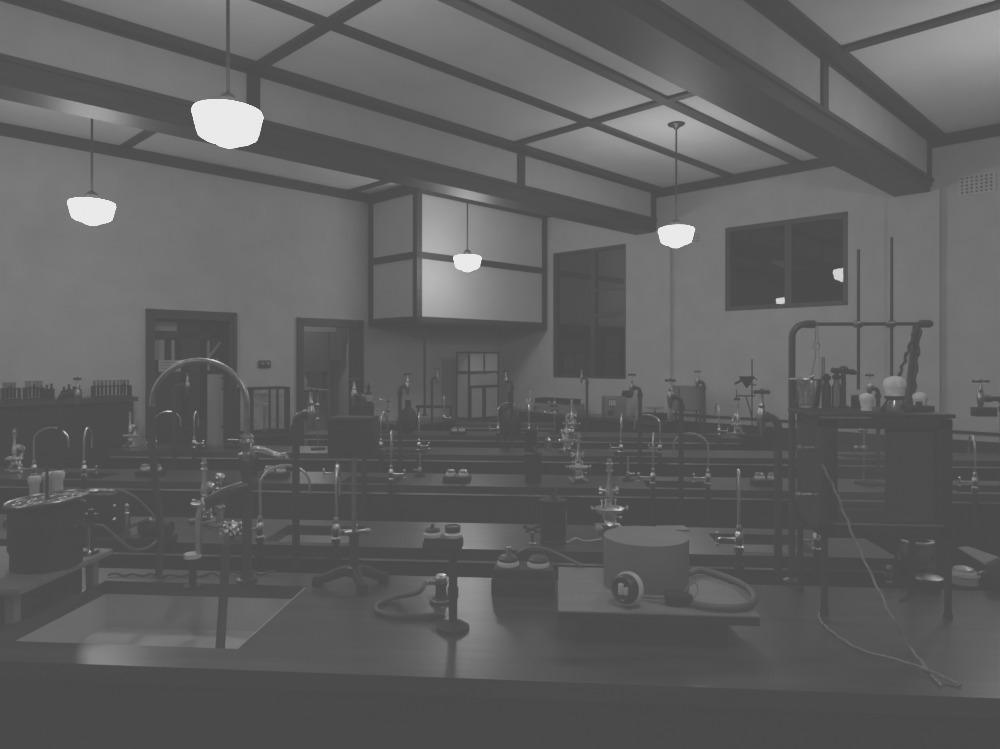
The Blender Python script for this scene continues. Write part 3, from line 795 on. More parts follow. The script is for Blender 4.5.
# switch block on a post with disc foot
x, y = pz(453, 629, HB)
sb = thing('switch_on_post', 'switch block with two porcelain knobs on a post in front of the can', 'switch', (x, y, HB + .001))
D0 = y; Zs = lambda v: zY(453, v, D0) - HB
MB().lathe([(.047, 0), (.047, .008), (.034, .013), (.028, .02), (.016, .024)], n=28).build('foot', M['irondull'], sb)
MB().cyl((0, 0, .015), (0, 0, Zs(549)), .0125).lathe([(.016, 0), (.016, .03)], (0, 0, .09)).build('post', M['iron'], sb)
tp = MB().bx(-.083, .026, -.035, .035, Zs(549), Zs(540), .003).bx(-.078, .021, -.03, .03, Zs(540), Zs(537)).build('mount', M['dark'], sb)
for k, sx in enumerate((-.060, -.001)):
    c = MB().lathe([(.025, Zs(537)), (.026, Zs(534)), (.022, Zs(533)), (.022, Zs(532))], (sx, 0, 0), 18).build('porcelain_base', M['porcelain'], sb)
    if k == 0: MB().lathe([(.022, Zs(532)), (.023, Zs(530)), (.012, Zs(528.5)), (.005, Zs(528)), (.005, Zs(525)), (0, Zs(524.5))], (sx, 0, 0), 16).build('knob', M['iron'], c)
    else: MB().lathe([(.022, Zs(532)), (.023, Zs(527)), (.02, Zs(526)), (.02, Zs(527))], (sx, 0, 0), 16).build('knob', M['iron'], c)
# gas tap with ring foot and looping hose
x, y = pz(441, 601, HB)
gt = thing('gas_tap', 'small black gas tap with bright top beside the switch post', 'gas tap', (x, y, HB + .001))
MB().lathe([(.035, 0), (.035, .006), (.02, .01), (.017, .045), (.02, .05), (.022, .06), (.014, .068)], n=20).build('body', M['iron'], gt)
MB().torus((0, 0, .006), .034, .004).build('foot_ring', M['worn'], gt)
MB().lathe([(.018, .066), (.02, .075), (.016, .083), (0, .085)], n=16).ball((-.012, -.012, .075), .006).ball((.013, -.01, .077), .006).build('top', M['nickel'], gt)
MB().cyl((-.015, 0, .058), (-.045, -.005, .058), .007).ball((-.028, -.02, .066), .008).build('nozzle', M['worn'], gt)
x2, y2 = pz(427, 584 + 16, HB)
hp = spline([(x - .049, y - .006, HB + .059), (*pz(418, 594, HB + .04), HB + .045), (*pz(395, 598, HB + .01), HB + .012), (*pz(378, 606, HB), HB + .0085), (*pz(377, 613, HB), HB + .0085), (*pz(390, 618, HB), HB + .0085), (*pz(418, 619, HB), HB + .0085), (*pz(444, 617, HB), HB + .0085)])
o = MB().tube(hp, .0075, 10).build('gas_hose', M['hose']); tag(o, 'grey rubber gas hose looping on the near bench from the gas tap', 'hose')

# double switch box
x, y = pz(523, 597, HB)
sx_ = thing('switch_box', 'black double switch box with porcelain rims beside the pale board', 'switch box', (x, y + .06, HB + .001), R(-1))
MB().bx(-.104, .104, -.06, .06, 0, .055, .004).build('case', M['irondull'], sx_)
MB().bx(-.099, .099, -.052, .055, .055, .085, .004).build('cover', M['dark'], sx_)
for k, sx in enumerate((-.053, .048)):
    c = MB().lathe([(.037, .085), (.038, .092), (.034, .10)], (sx, 0, 0), 24).build('porcelain_rim', M['porcelain'], sx_)
    MB().lathe([(.033, .10), (.034, .108), (.026, .116), (0, .118)], (sx, 0, 0), 20).build('dial', M['iron'], c)
    if k == 0: MB().lathe([(.009, .115), (.011, .125), (.011, .145), (.006, .148)], (sx, 0, 0), 12).build('button', M['nickel'], c)
# pale board with grey drum
zb_ = .99
bd = thing('drawing_board', 'pale board raised on a dark block on the near bench under the grey drum', 'board', (0, 0, HB + .001))
xa, xb, ya_, yb2 = .012, .540, 1.965, 2.375
# corners sighted on the board level
c0 = pz(558, 611, zb_); c1 = pz(757, 613, zb_); c2_ = pz(700, 569, zb_); c3 = pz(556, 567, zb_)
xa, xb, ya_, yb2 = c0[0], c1[0], c0[1], c3[1]
MB().poly([(xa, ya_), (xb, ya_), (xb, ya_ + .06), (c2_[0] + .05, yb2), (xa, yb2)], zb_ - HB - .004, zb_ - HB).build('board_top', M['board'], bd)
MB().poly([(xa, ya_), (xb, ya_), (xb, ya_ + .06), (c2_[0] + .05, yb2), (xa, yb2)], zb_ - HB - .026, zb_ - HB - .004).build('board_edge', M['dark'], bd)
MB().bx(xa + .06, xb - .08, ya_ + .015, yb2 - .05, 0, zb_ - HB - .026).build('block', M['irondull'], bd)
x, y = pD(646, 2.18)
dr = thing('card_drum', 'grey cylindrical drum box lying flat on the pale board', 'drum', (x, y, zb_ + .002))
MB().lathe([(.1265, 0), (.1275, .003), (.1275, .144), (.1265, .147)], n=56).build('drum_side', M['drum'], dr)
MB().lathe([(0, .1472), (.127, .1472), (.127, .149), (0, .149)], n=56).build('drum_top', M['drumlid'], dr)
# lamp holder lying on the board
x, y = pD(624, 1.985)
lh = thing('lamp_holder', 'black lamp holder with a white ring lying in front of the grey drum', 'lamp holder', (x, y, zb_ + .002))
ax = Vector((-.62, -.74, .18)).normalized(); c0 = Vector((.012, .012, .047))
MB().lathe([(.043, -.012), (.046, -.008), (.046, .004), (.041, .007)], c0, 28, ax).build('porcelain_ring', M['porcelain'], lh)
MB().lathe([(.040, .004), (.041, .012), (.038, .026), (.031, .032), (.026, .028), (.0, .020)], c0, 28, ax).build('dome', M['iron'], lh)
MB().box(c0 + ax * .034, (.014, .012, .03), R(20), bevel=.003).box(c0 + ax * .034 + Vector((.014, -.002, -.006)), (.012, .012, .022), R(-20), bevel=.003).build('contacts', M['porcelain'], lh)
# plug and cables on the board
x, y = pz(676, 606, zb_)
pg = thing('cable_plug', 'dark cable plug with a wire loop lying by the grey drum', 'plug', (x, y, zb_ + .002), R(-8))
MB().lathe([(.012, -.03), (.02, -.025), (.022, 0), (.017, .03), (.010, .045)], (0, 0, .022), 16, (1, -.1, 0)).box((-.005, .01, .02), (.05, .03, .03), R(15), bevel=.006).build('body', M['irondull'], pg)
MB().tube(spline([(.02, .0, .03), (.035, .02, .05), (.055, .03, .055), (.06, .02, .035), (.045, .0, .02)]), .0022, 6).tube([(-.09, .012, .014), (-.06, .01, .015), (-.02, 0, .02)], .005, 8).build('wire_loop', M['cordm'], pg)
cb = spline([(*pz(688, 574, zb_ + .02), zb_ + .02), (*pz(700, 571, zb_ + .012), zb_ + .014), (*pz(722, 580, zb_), zb_ + .0125), (*pz(744, 590, zb_), zb_ + .0125), (*pz(754, 601, zb_), zb_ + .0125), (*pz(749, 610, zb_), zb_ + .0125), (*pz(730, 612.5, zb_), zb_ + .0125), (*pz(706, 611, zb_), zb_ + .0125), (*pz(691, 607.5, zb_), zb_ + .0125)])
o = MB().tube(cb, .0105, 12).build('thick_cable', M['hose']); tag(o, 'thick grey cable curving round the right end of the pale board', 'cable')
o = MB().tube(spline([(*pD(517, 2.50), 1.0), (*pD(530, 2.49), 1.022), (*pD(545, 2.48), 1.02), (*pD(560, 2.45), 1.008), (*pD(583, 2.35), .998)]), .006, 8).build('thin_cable', M['hose']); tag(o, 'thin grey cable arching from the switch box to the pale board', 'cable')

# ------------------------------------------------------------------ glass tank in an iron frame
X0, X1 = pD(836, 2.15)[0], pD(951, 2.17)[0]
Yf = 2.245; Yb = 2.49
X0 = pY(823, Yf)[0]; X1 = pY(953, Yf)[0]
zt_, zb2 = zY(890, 419, Yf), zY(890, 539, Yf)
tk = thing('glass_tank', 'black iron framed glass tank on legs on the near bench at right', 'tank', (0, 0, 0))
g = .044
f = MB()
for xx in (X0, X1 - g):
    for yy in (Yf, Yb - g): f.bx(xx, xx + g, yy, yy + g, zb2, zt_, .003)
for z0, z1 in ((zb2, zb2 + .04), (zt_ - .03, zt_)):
    f.bx(X0, X1, Yf, Yf + g * .8, z0, z1, .003); f.bx(X0, X1, Yb - g * .8, Yb, z0, z1, .003); f.bx(X0, X0 + g * .8, Yf, Yb, z0, z1, .003); f.bx(X1 - g * .8, X1, Yf, Yb, z0, z1, .003)
f.bx(X0, X1, Yf, Yb, zb2, zb2 + .012)
f.build('frame', M['irondull'], tk)
for xx in (X0 + .008, X1 - .008):
    for yy in (Yf + .012, Yb - .012): MB().lathe([(.013, HB + .001), (.013, HB + .012), (.010, HB + .016), (.010, zb2)], (xx, yy, 0)).build('leg', M['irondull'], tk)
MB().bx(X0 + .02, X1 - .02, Yf + .010, Yf + .014, zb2 + .03, zt_ - .04).build('front_pane', M['glass'], tk)
MB().bx(X0 + .02, X1 - .02, Yb - .014, Yb - .010, zb2 + .03, zt_ - .04).build('rear_pane', M['glass'], tk)
MB().bx(X0 + .001, X0 + .018, Yf + .02, Yb - .02, zb2 + .02, zt_ - .02).build('side_panel', M['iron'], tk)
xm = X0 + (X1 - X0) * .52
MB().bx(xm, X1 - .02, Yf + .03, Yf + .036, zb2 + .02, zt_ - .03).build('dark_partition', M['irondull'], tk)
MB().bx(X0 + .03, X1 - .03, Yf - .004, Yf + .002, zb2 + .040, zb2 + .046).build('lower_bead', M['worn'], tk)
MB().bx(X0 - .01, X0 + .14, Yf - .004, Yf + .004, zt_, zt_ + .006).build('upper_bead', M['worn'], tk)
MB().bx(X0 - .02, X1 + .02, Yf + .02, Yb + .03, zt_ + .001, zt_ + .014, .003).bx(X0 + .15, X1 + .01, Yb + .02, Yb + .11, zt_ + .001, zt_ + .014, .003).build('cover_slab', M['irondull'], tk)
MB().lathe([(.007, 0), (.007, .03), (.011, .035), (.011, .05)], (X0 - .001, Yf + .08, zb2 + .26), 10, (-1, 0, 0)).lathe([(.007, 0), (.007, .03), (.011, .035), (.011, .05)], (X0 - .001, Yf + .10, zb2 + .11), 10, (-1, 0, 0)).build('terminal', M['worn'], tk)
ztop = zt_ + .015
# bent pipe frame over the tank
Yr = Yb + .07
xl_, xr_ = pY(792, Yr)[0], pY(912, Yr)[0]
zr = zY(860, 324, Yr)
fm = thing('pipe_frame', 'bent iron pipe frame rising over the tank with two tall rods clamped on', 'frame', (0, 0, 0))
r_ = .045
lp = [(xl_, Yr, HB + .02), (xl_, Yr, 1.3), (xl_, Yr, zr - r_)] + [(xl_ + r_ * (1 - math.cos(R(a))), Yr, zr - r_ + r_ * math.sin(R(a))) for a in (18, 36, 54, 72, 90)] + [(xl_ + .06, Yr, zr)]
MB().tube(lp, .0115, 12).lathe([(.03, HB + .001), (.03, HB + .012), (.015, HB + .02)], (xl_, Yr, 0)).build('upright', M['pipe'], fm)
xe = pY(931, Yr)[0]
MB().cyl((xl_ + .055, Yr, zr), (xe - .015, Yr, zr), .006).lathe([(.0115, -.025), (.0135, -.015), (.0135, .012), (.007, .02)], (xe - .015, Yr, zr), 12, (1, 0, 0)).lathe([(.0135, 0), (.0135, .03)], (xl_ + .045, Yr, zr), 12, (1, 0, 0)).build('crossbar', M['pipe'], fm)
x918, x909 = pY(917, Yr)[0], pY(909, Yr)[0]
MB().tube([(x918, Yr, zr), (x909 + .006, Yr, 1.6), (x909, Yr, ztop + .006)], .0135, 12).lathe([(.025, ztop + .0005), (.025, ztop + .008), (.015, ztop + .014)], (x909, Yr, 0)).build('upright', M['pipe'], fm)
for u, v0 in ((857, 250), (890, 238)):
    xx = pY(u, Yr)[0]
    rd = MB().cyl((xx, Yr - .012, ztop + .06), (xx, Yr - .012, zY(u, v0, Yr)), .0052).build('rod', M['pipe'], fm)
    MB().lathe([(.012, -.014), (.013, -.01), (.013, .01), (.012, .014)], (xx, Yr - .006, zr), 10, (1, 0, 0)).ball((xx, Yr - .022, zr + .002), .007).build('clamp', M['worn'], rd)
# twisted strips hanging from the frame
for k, (ua, va, ub, vb) in enumerate(((917, 326, 899, 376), (920, 328, 912, 412))):
    P = []; 
    for i in range(24):
        f_ = i / 23; u = ua + (ub - ua) * f_; v = va + (vb - va) * f_
        xx, yy = pY(u, Yr - .035); P.append((xx + .003 * math.sin(i * 1.3), yy + .004 * math.cos(i * 1.3), zY(u, v, Yr - .035)))
    m_ = MB().tube(P, .0048, 8)
    for p in P[1::3]: m_.ball(p, .0062, (1, 1, 1.5), 8)
    o = m_.build('twisted_rope', M['rubber'])
    tag(o, ['short dark twisted rope hanging from the pipe frame towards the big plugged flask', 'long dark twisted rope hanging beside the right upright of the pipe frame'][k], 'cord', 'twisted ropes on the pipe frame')
# plugged flasks on the tank
def flask(u, vb, wpx, vt, yy, label, neck):
    x = pY(u, yy)[0]; k = yy / FP; zt2 = zY(u, vt, yy); hh = zt2 - ztop - .001
    t = thing('plugged_flask', label, 'flask', (x, yy, ztop + .001))
    rp = wpx * k / 2
    zp = hh - rp * 1.75
    MB().lathe([(rp * neck, 0), (rp * neck * 1.02, .006), (rp * .62, zp * .85), (rp * .55, zp), (rp * .6, zp + rp * .5), (0, zp + rp * .5)], n=24).build('flask_body', M['bottle'] if neck > 1 else M['porcelain'], t)
    m_ = MB().ball((0, 0, hh - rp * .85), rp, (1, 1, .86), 20)
    for i in range(10):
        a = i * 2.4; m_.ball((rp * .45 * math.cos(a), rp * .45 * math.sin(a), hh - rp * .75 + .2 * rp * math.sin(i)), rp * .55, (1, 1, .8), 10)
    m_.lathe([(rp * .8, zp - rp * .3), (rp * .85, zp + rp * .2), (rp * .95, hh - rp)], n=20)
    m_.build('cotton_plug', M['cotton'], t)
    if neck > 1: MB().torus((0, 0, zp - rp * .25), rp * .72, rp * .2, n=24).build('neck_band', M['irondull'], t)
flask(866.5, 420, 13, 393, Yf + .13, 'small white cotton-plugged tube on the tank, left of the big flask', .8)
flask(895, 416, 20.5, 376, Yf + .10, 'big white cotton-plugged flask with dark neck band standing on the tank', 1.2)
flask(920, 414, 13, 392, Yf + .15, 'small white cotton-plugged tube on the tank, right of the big flask', .8)
# glass bucket on the tank corner with wire handle
yy = Yb + .0; x = pY(806, yy)[0]
bk = thing('glass_bucket', 'clear glass bucket with bright streaks hung by wires over the tank corner', 'bucket', (x, yy - .0, 0))
zb3, zt3 = ztop + .002, zY(806, 379, yy)
MB().lathe([(0, zb3), (.038, zb3), (.042, zb3 + .006), (.05, zt3), (.048, zt3), (.040, zb3 + .008), (0, zb3 + .006)], (0, 0, 0), 28).build('vessel', M['shiny'], bk)
MB().torus((0, 0, zt3), .049, .003, n=28).build('rim', M['worn'], bk)
xw = pY(815, Yr)[0] - x
wm = MB().tube([(.015, 0, zt3), (xw + .002, Yr - yy, zr - .11), (xw, Yr - yy - .006, zr + .012)], .0016, 6).tube([(.046, 0, zt3), (xw + .012, Yr - yy, zr - .10), (xw + .006, Yr - yy - .006, zr + .01)], .0016, 6)
wm.torus((xw + .004, Yr - yy, zr - .075), .012, .0016, (0, 1, .3), 14, 5).cyl((-.01, -.04, zt3), (.012, -.04, zt3 + .012), .005).build('wire_hanger', M['worn'], bk)
x = pY(821, Yr)[0]
o = MB().cyl((x, Yr - .02, ztop), (x, Yr - .02, zY(821, 357, Yr)), .0055, n=12).build('glass_tube', M['tube']); tag(o, 'upright glass tube standing right of the glass bucket', 'tube')
# two dark jars and a tee tap behind the tank
for k, (u, v, w) in enumerate(((826.5, 374, 8.5), (836.5, 373, 8.5))):
    yy = Yb - .02 - .01 * k; xx = pY(u, yy)[0]; hh = zY(u, v, yy) - ztop; rr = w * yy / FP / 2
    t = thing('reagent_bottle', ['slim dark stoppered bottle on the tank, next to the glass bucket', 'slim stoppered bottle on the tank with a clear lower half'][k], 'bottle', (xx, yy, ztop + .001), group='slim bottles on the tank')
    MB().lathe([(rr, 0), (rr, hh * .62), (rr * .6, hh * .72), (rr * .6, hh * .82)], n=18).build('body', M['irondull'] if k == 0 else M['bottle'], t)
    MB().lathe([(rr * .55, hh * .8), (rr * .95, hh * .84), (rr * .95, hh * .92), (rr * .5, hh * .95), (rr * .5, hh)], n=16).build('stopper', M['irondull'], t)
yy = Yb; xx = pY(843.5, yy)[0]; hh = zY(843, 373, yy) - ztop
tt = thing('tee_tap', 'dark tee-handled tap on a stem between the slim bottles and the rods', 'tap', (xx, yy, ztop + .001))
MB().lathe([(.018, 0), (.018, .006), (.008, .012), (.008, hh)], n=14).build('stem', M['pipe'], tt)
MB().cyl((-.033, 0, hh + .008), (.033, 0, hh + .002), .009).ball((0, 0, hh + .012), .013, (1.2, 1, .9)).ball((-.033, 0, hh + .008), .010).ball((.033, 0, hh + .002), .010).build('handle', M['pipe'], tt)
yy = Yb - .0; xx = pY(856, yy)[0]
o = MB().bx(-.022, .030, -.02, .02, 0, .045, .004).build('black_block', M['iron']); o.location = (xx, yy - .03, ztop + .001); tag(o, 'small black block standing on the tank at the foot of the left rod', 'block')
o = MB().bx(-.035, .03, -.018, .018, 0, .018, .003).lathe([(.010, .018), (.010, .03)], (-.01, 0, 0)).build('terminal_strip', M['iron']); o.location = (X1 - .03, Yf + .12, ztop + .001); tag(o, 'low black terminal strip lying on the right end of the tank', 'terminal strip')

# pale cords at right
def wav(pts, r, lab):
    P = spline(pts, 14); Q = [(p.x + .002 * math.sin(i * .8), p.y + .002 * math.cos(i * .6), p.z) for i, p in enumerate(P)]
    o = MB().tube(Q, r, 6).build('pale_cord', M['cordm']); tag(o, lab, 'cord', 'pale cords on the near bench')
yc = Yf - .02
wav([(*pY(822, yc), zY(822, 465, yc)), (*pY(836, yc), zY(836, 492, yc)), (*pY(850, yc - .02), zY(850, 528, yc - .02)), (*pY(872, 2.13), zY(872, 576, 2.13)), (*pY(893, 2.02), zY(893, 618, 2.02)), (*pz(910, 647, HB + .005), HB + .006), (*pz(925, 668, HB), HB + .005), (*pz(941, 688, HB), HB + .005)], .0038, 'pale cord falling from the tank side down to the front bench edge')
wav([(*pz(818, 614, HB), HB + .005), (*pz(822, 624, HB), HB + .005), (*pz(838, 638, HB), HB + .005), (*pz(862, 652, HB), HB + .005), (*pz(895, 664, HB), HB + .0125), (*pz(930, 676, HB), HB + .0125), (*pz(962, 688, HB), HB + .005)], .0036, 'pale cord lying on the near bench from the tank leg to the front edge')

# jars at the right end of the near bench
x, y = pz(926, 582, HB)
t = thing('glass_jar', 'wide dark glass jar with pale rim standing right of the tank', 'jar', (x, y + .06, HB + .001))
MB().lathe([(0, 0), (.055, 0), (.06, .01), (.06, .105), (.052, .118), (.052, .128), (.048, .128), (.048, .118), (.055, .104), (.055, .012), (0, .01)], n=28).build('body', M['bottle'], t)
MB().torus((0, 0, .128), .050, .005, n=28).build('rim', M['porcelain'], t)
MB().lathe([(0, .012), (.053, .012), (.053, .085), (0, .085)], n=24).build('contents', M['irondull'], t)
x, y = pz(931, 590, HB)
t = thing('covered_dish', 'low dark dish with a bright rimmed lid in front of the wide jar', 'dish', (x, y + .02, HB + .001))
MB().lathe([(.03, 0), (.042, .006), (.044, .03), (.04, .032)], n=26).build('dish', M['bottle'], t)
MB().lathe([(0, .034), (.046, .032), (.046, .037), (.02, .043), (0, .044)], n=26).torus((0, 0, .036), .045, .003, n=26).build('lid', M['worn'], t)
x, y = pz(971, 588, HB)
t = thing('white_pot', 'white porcelain pot with domed lid at the right end of the near bench', 'pot', (x, y + .045, HB + .001))
MB().lathe([(.040, 0), (.046, .004), (.047, .026), (.044, .028)], n=30).build('pot', M['porcelain'], t)
MB().lathe([(.049, .028), (.05, .033), (.046, .036), (.044, .041), (.034, .046), (.03, .054), (.012, .06), (0, .061)], n=30).build('lid', M['porcelain'], t)
x, y = pz(1014, 594, HB)
t = thing('dark_kettle', 'bulky dark round vessel at the right picture edge beside the white pot', 'vessel', (x, y + .05, HB + .001))
MB().lathe([(.045, 0), (.055, .01), (.06, .045), (.05, .08), (.03, .095), (.012, .105), (0, .106)], n=26).build('body', M['irondull'], t)
MB().tube([(-.05, 0, .05), (-.075, 0, .055), (-.09, -.01, .05)], .005).build('spout', M['worn'], t)
x, y = pz(889, 582, HB)
t = thing('stoppered_bottle', 'tiny clear stoppered bottle standing beneath the glass tank', 'bottle', (x, y, HB + .001))
MB().lathe([(.018, 0), (.02, .006), (.02, .025), (.009, .034), (.009, .042)], n=16).build('body', M['bottle'], t)
MB().lathe([(.007, .04), (.011, .046), (.009, .055), (0, .057)], n=12).build('stopper', M['worn'], t)
# slanting pale tray edge at right behind
x, y = pz(982, 566, HB)
o = MB().poly([(*pz(958, 549, HB),), (*pz(968, 548, HB),), (*pz(1060, 580, HB),), (*pz(1060, 600, HB),), (*pz(1000, 575, HB),)], HB + .001, HB + .007).build('pale_sheet', M['drum'])
tag(o, 'pale sheet lying slantwise on the near bench behind the white pot', 'paper')

# ------------------------------------------------------------------ small things on second bench
x, y, z = onr(532, 2, .10)
t = thing('cross_valve', 'tiny dark cross-handled valve on the second bench beside the large can', 'valve', (x, y, z))
MB().lathe([(.018, 0), (.018, .004), (.008, .008), (.008, .04), (.012, .044), (.012, .05)], n=12).build('stem', M['worn'], t)
MB().cyl((-.03, 0, .07), (.03, 0, .05), .006).cyl((-.026, 0, .05), (.026, 0, .075), .006).ball((-.03, 0, .07), .009).ball((.026, 0, .075), .009).build('handle', M['iron'], t)
o = MB().tube(spline([(*pz(557, 541, HB), HB + .004), (*pz(567, 543, HB), HB + .004), (*pz(576, 539, HB), HB + .004), (*pz(585, 542, HB), HB + .004), (*pz(601, 540, HB), HB + .004)]), .003, 6).build('white_wire', M['porcelain']); tag(o, 'short white wire curling between the large can and the drum', 'wire')

# ------------------------------------------------------------------ third and fourth bench oddments
def small_bottle(label, loc, hh, r, mat, group=None):
    o = MB().lathe([(r, 0), (r, hh * .6), (r * .35, hh * .75), (r * .35, hh * .92), (r * .5, hh * .93), (r * .5, hh)], n=14).build('reagent_bottle', mat)
    o.location = loc; tag(o, label, 'bottle', group); return o
def burner(label, loc, rz=0):
    t = thing('bunsen_burner', label, 'burner', loc, rz)
    MB().lathe([(.038, 0), (.038, .008), (.014, .02), (.01, .03)], n=18).build('base', M['irondull'], t)
    MB().lathe([(.009, .025), (.011, .03), (.011, .05), (.007, .055), (.007, .145), (.009, .15)], n=12).build('barrel', M['brass'], t)
    MB().cyl((0, 0, .038), (.05, 0, .038), .005).build('inlet', M['brass'], t)
burner('small bunsen burner on the third bench right of the middle can', onr(628, 3, .30), R(30))
burner('bunsen burner on the third bench between the black box and the switch block', onr(420, 3, .34), R(160))
small_bottle('clear squat bottle on the fourth bench left of the can', onr(505, 4, .3), .12, .035, M['bottle'])
small_bottle('worn metal bottle on the fourth bench by the small middle microscope', onr(548, 4, .3), .15, .03, M['worn'])
# pale patch painting in a reflection on the second bench
def sheet(label, pts, mat='paper', z=HB):
    o = MB().poly([pz(u, v, z) for u, v in pts], z + .001, z + .005).build('pale_sheet', M[mat]); tag(o, label, 'paper')
sheet('painted-in pale reflection on the second bench behind the right sink', [(655, 531), (690, 531), (684, 526.5), (656, 526.5)], 'board')
# pile of nickel parts near the swan pipe on third bench
def clamp_stand(label, loc, hh, rz=0):
    t = thing('clamp_stand', label, 'stand', loc, rz)
    MB().bx(-.06, .06, -.04, .08, 0, .014, .003).build('base', M['irondull'], t)
    MB().cyl((0, .06, .01), (0, .06, hh), .006, n=8).build('rod', M['worn'], t)
    for k, zc in enumerate((hh * .55, hh * .82)):
        MB().cyl((0, .06, zc), (-.11 + .04 * k, .02, zc + .01), .005, n=8).bx(-.014, .014, .046, .074, zc - .014, zc + .014, .003).ball((-.11 + .04 * k, .02, zc + .01), .014, n=8).build('clamp', M['nickel'], t)
    return t
clamp_stand('clamp stand with shiny arms on the fourth bench right of the thick standpipe', onr(318, 4, .22), .46, R(20))
clamp_stand('little clamp stand on the fifth bench left of the hood drain pipe', onr(384, 5, .25), .40, R(-30))
clamp_stand('small clamp stand on the fifth bench in front of the stacked trays', onr(556, 5, .26), .38, R(15))
clamp_stand('clamp stand behind the tank on the third bench seen through the glass', onr(872, 3, .25), .40, R(25))
# spirit apparatus on fourth bench, left
x, y, z = onr(240, 4, .25)
t = thing('flat_balance', 'shiny flat balance beam on the fourth bench beside the big arch', 'balance', (x, y, z))
MB().bx(-.12, .14, -.05, .05, 0, .03, .004).build('base', M['irondull'], t)
MB().cyl((0, 0, .03), (0, 0, .08), .008).cyl((-.11, 0, .075), (.13, 0, .065), .006).ball((.03, 0, .075), .014).ball((.09, 0, .07), .012).lathe([(.03, .04), (.03, .046)], (-.1, 0, 0)).build('beam', M['nickel'], t)
# dark lumps on the third bench near the big pipe
x, y, z = onr(209, 3, .28)
o = MB().lathe([(.05, 0), (.055, .01), (.055, .20), (.03, .24), (.03, .27)], n=20).build('dark_jar', M['irondull']); o.location = (x + .28, y, z); tag(o, 'tall dark jar on the third bench behind the big swan-neck valve', 'jar')

# ------------------------------------------------------------------ things on the tall wall bench at left
zl = 1.331
TL0 = 7.05
def wl_pt(u, t=TL0): s = s_at(u, t); return (*W(s, t), zl)
def rack(label, u0, u1, us, hs):
    sa, sb_ = s_at(u0, TL0), s_at(u1, TL0); x, y = W((sa + sb_) / 2, TL0)
    t = thing('test_tube_rack', label, 'rack', (x, y, zl), RA, group='test tube racks on the wall bench'); hw = (sb_ - sa) / 2
    MB().bx(-hw, hw, -.04, .04, 0, .012).bx(-hw, hw, -.035, .035, .09, .10).bx(-hw, -hw + .012, -.035, .035, .012, .10).bx(hw - .012, hw, -.035, .035, .012, .10).build('rack_frame', M['dark'], t)
    for k, u in enumerate(us):
        s = s_at(u, TL0); x, y = W(s, TL0)
        tt = thing('test_tube', TT.pop(0), 'test tube', (x, y, zl + .013), 0, group='test tubes in the racks on the wall bench')
        MB().lathe([(.001, 0), (.008, .004), (.011, .012), (.011, hs), (.014, hs + .002), (.014, hs + .005), (.010, hs + .005)], n=12).build('glass', M['tube'], tt)
        MB().lathe([(.001, .002), (.008, .006), (.0095, .014), (.0095, hs * .55 + .02 * (k % 3))], n=10).build('contents', M['irondull'], tt)
ords = ['first', 'second', 'third', 'fourth', 'fifth', 'sixth', 'seventh', 'eighth', 'ninth', 'tenth', 'eleventh']
TT = ['test tube in the leftmost rack, %s from the picture edge' % o for o in ords[:4]] + ['test tube in the second rack from the left, %s along' % o for o in ords[:5]] + ['test tube in the right-hand long rack, %s from its left end' % o for o in ords[:10]]
rack('short test tube rack at the extreme left of the wall bench', 1.5, 20, [4, 7.5, 11, 14.5], .13)
rack('middle test tube rack on the wall bench, left of the dark bottles', 23.5, 44, [26.5, 30, 34, 37.5, 41], .138)
rack('long test tube rack at the right end of the wall bench', 92, 130.5, [94.5, 98.2, 102, 106, 110, 114, 118, 121.5, 124.5, 128], .132)
for k, (u, hh, r, lab) in enumerate(((47, .12, .022, 'dark bottle just right of the middle test tube rack'), (51.5, .13, .024, 'wider dark bottle second right of the middle rack'), (64, .10, .026, 'squat dark bottle left of centre on the wall bench'),
        (69, .12, .022, 'slim dark bottle with light stopper near the wall bench centre'), (74, .10, .028, 'wide squat dark bottle before the standpipe tap'), (79, .11, .022, 'small dark bottle left of the long test tube rack'))):
    o = small_bottle(lab, wl_pt(u), hh, r, M['irondull'], 'dark bottles on the wall bench')

# ------------------------------------------------------------------ glass cases
def case(label, s0, s1, t0, t1, z0, z1, zm, name='glass_case'):
    x, y = W((s0 + s1) / 2, (t0 + t1) / 2); t = thing(name, label, 'cabinet', (x, y, z0 + .001), RA)
    a, b, h = (s1 - s0) / 2, (t1 - t0) / 2, z1 - z0; g = .022
    f = MB()
    for sx in (-a, a - g):
        for sy in (-b, b - g): f.bx(sx, sx + g, sy, sy + g, 0, h)
    for z in [0, h - g] + ([zm - z0] if zm else []):
        f.bx(-a, a, -b, -b + g, z, z + g); f.bx(-a, a, b - g, b, z, z + g); f.bx(-a, -a + g, -b, b, z, z + g); f.bx(a - g, a, -b, b, z, z + g)
    f.build('frame', M['dark'], t); return t, a, b, h
t, a, b, h = case('tall white cabinet with glazed upper doors standing under the fume hood', 6.16, 6.70, 6.64, 6.885, .90, 1.76, 1.49, 'white_cabinet')
MB().bx(-a + .01, a - .01, -b + .008, b - .008, .60, h - .01).build('upper_panel', M['panel'], t)
f = MB(); f.bx(-.009, .009, -b - .002, -b + .01, .59, h); f.build('door_stile', M['dark'], t)
MB().bx(-.022, -.002, -b - .02, -b - .002, .68, .76).build('latch', M['iron'], t)
f = MB(); f.bx(-.03, .03, -b, -b + .02, 0, .42); f.bx(-a, -a + .045, -b, -b + .02, 0, .42); f.bx(-a, a, -b, -b + .02, .40, .43); f.build('lower_post', M['dark'], t)
MB().bx(-a + .01, a - .01, b - .012, b - .008, .02, .57).bx(-a + .006, -a + .010, -b + .02, b - .012, .02, .57).build('pale_backing', M['milky'], t)  # pale sheets added so the dim lower part looks brighter
MB().bx(-a + .01, a - .01, -b + .010, -b + .014, .02, .57).build('pale_front', M['milky'], t)  # opaque pale front in place of clear glass, brightening the lower part
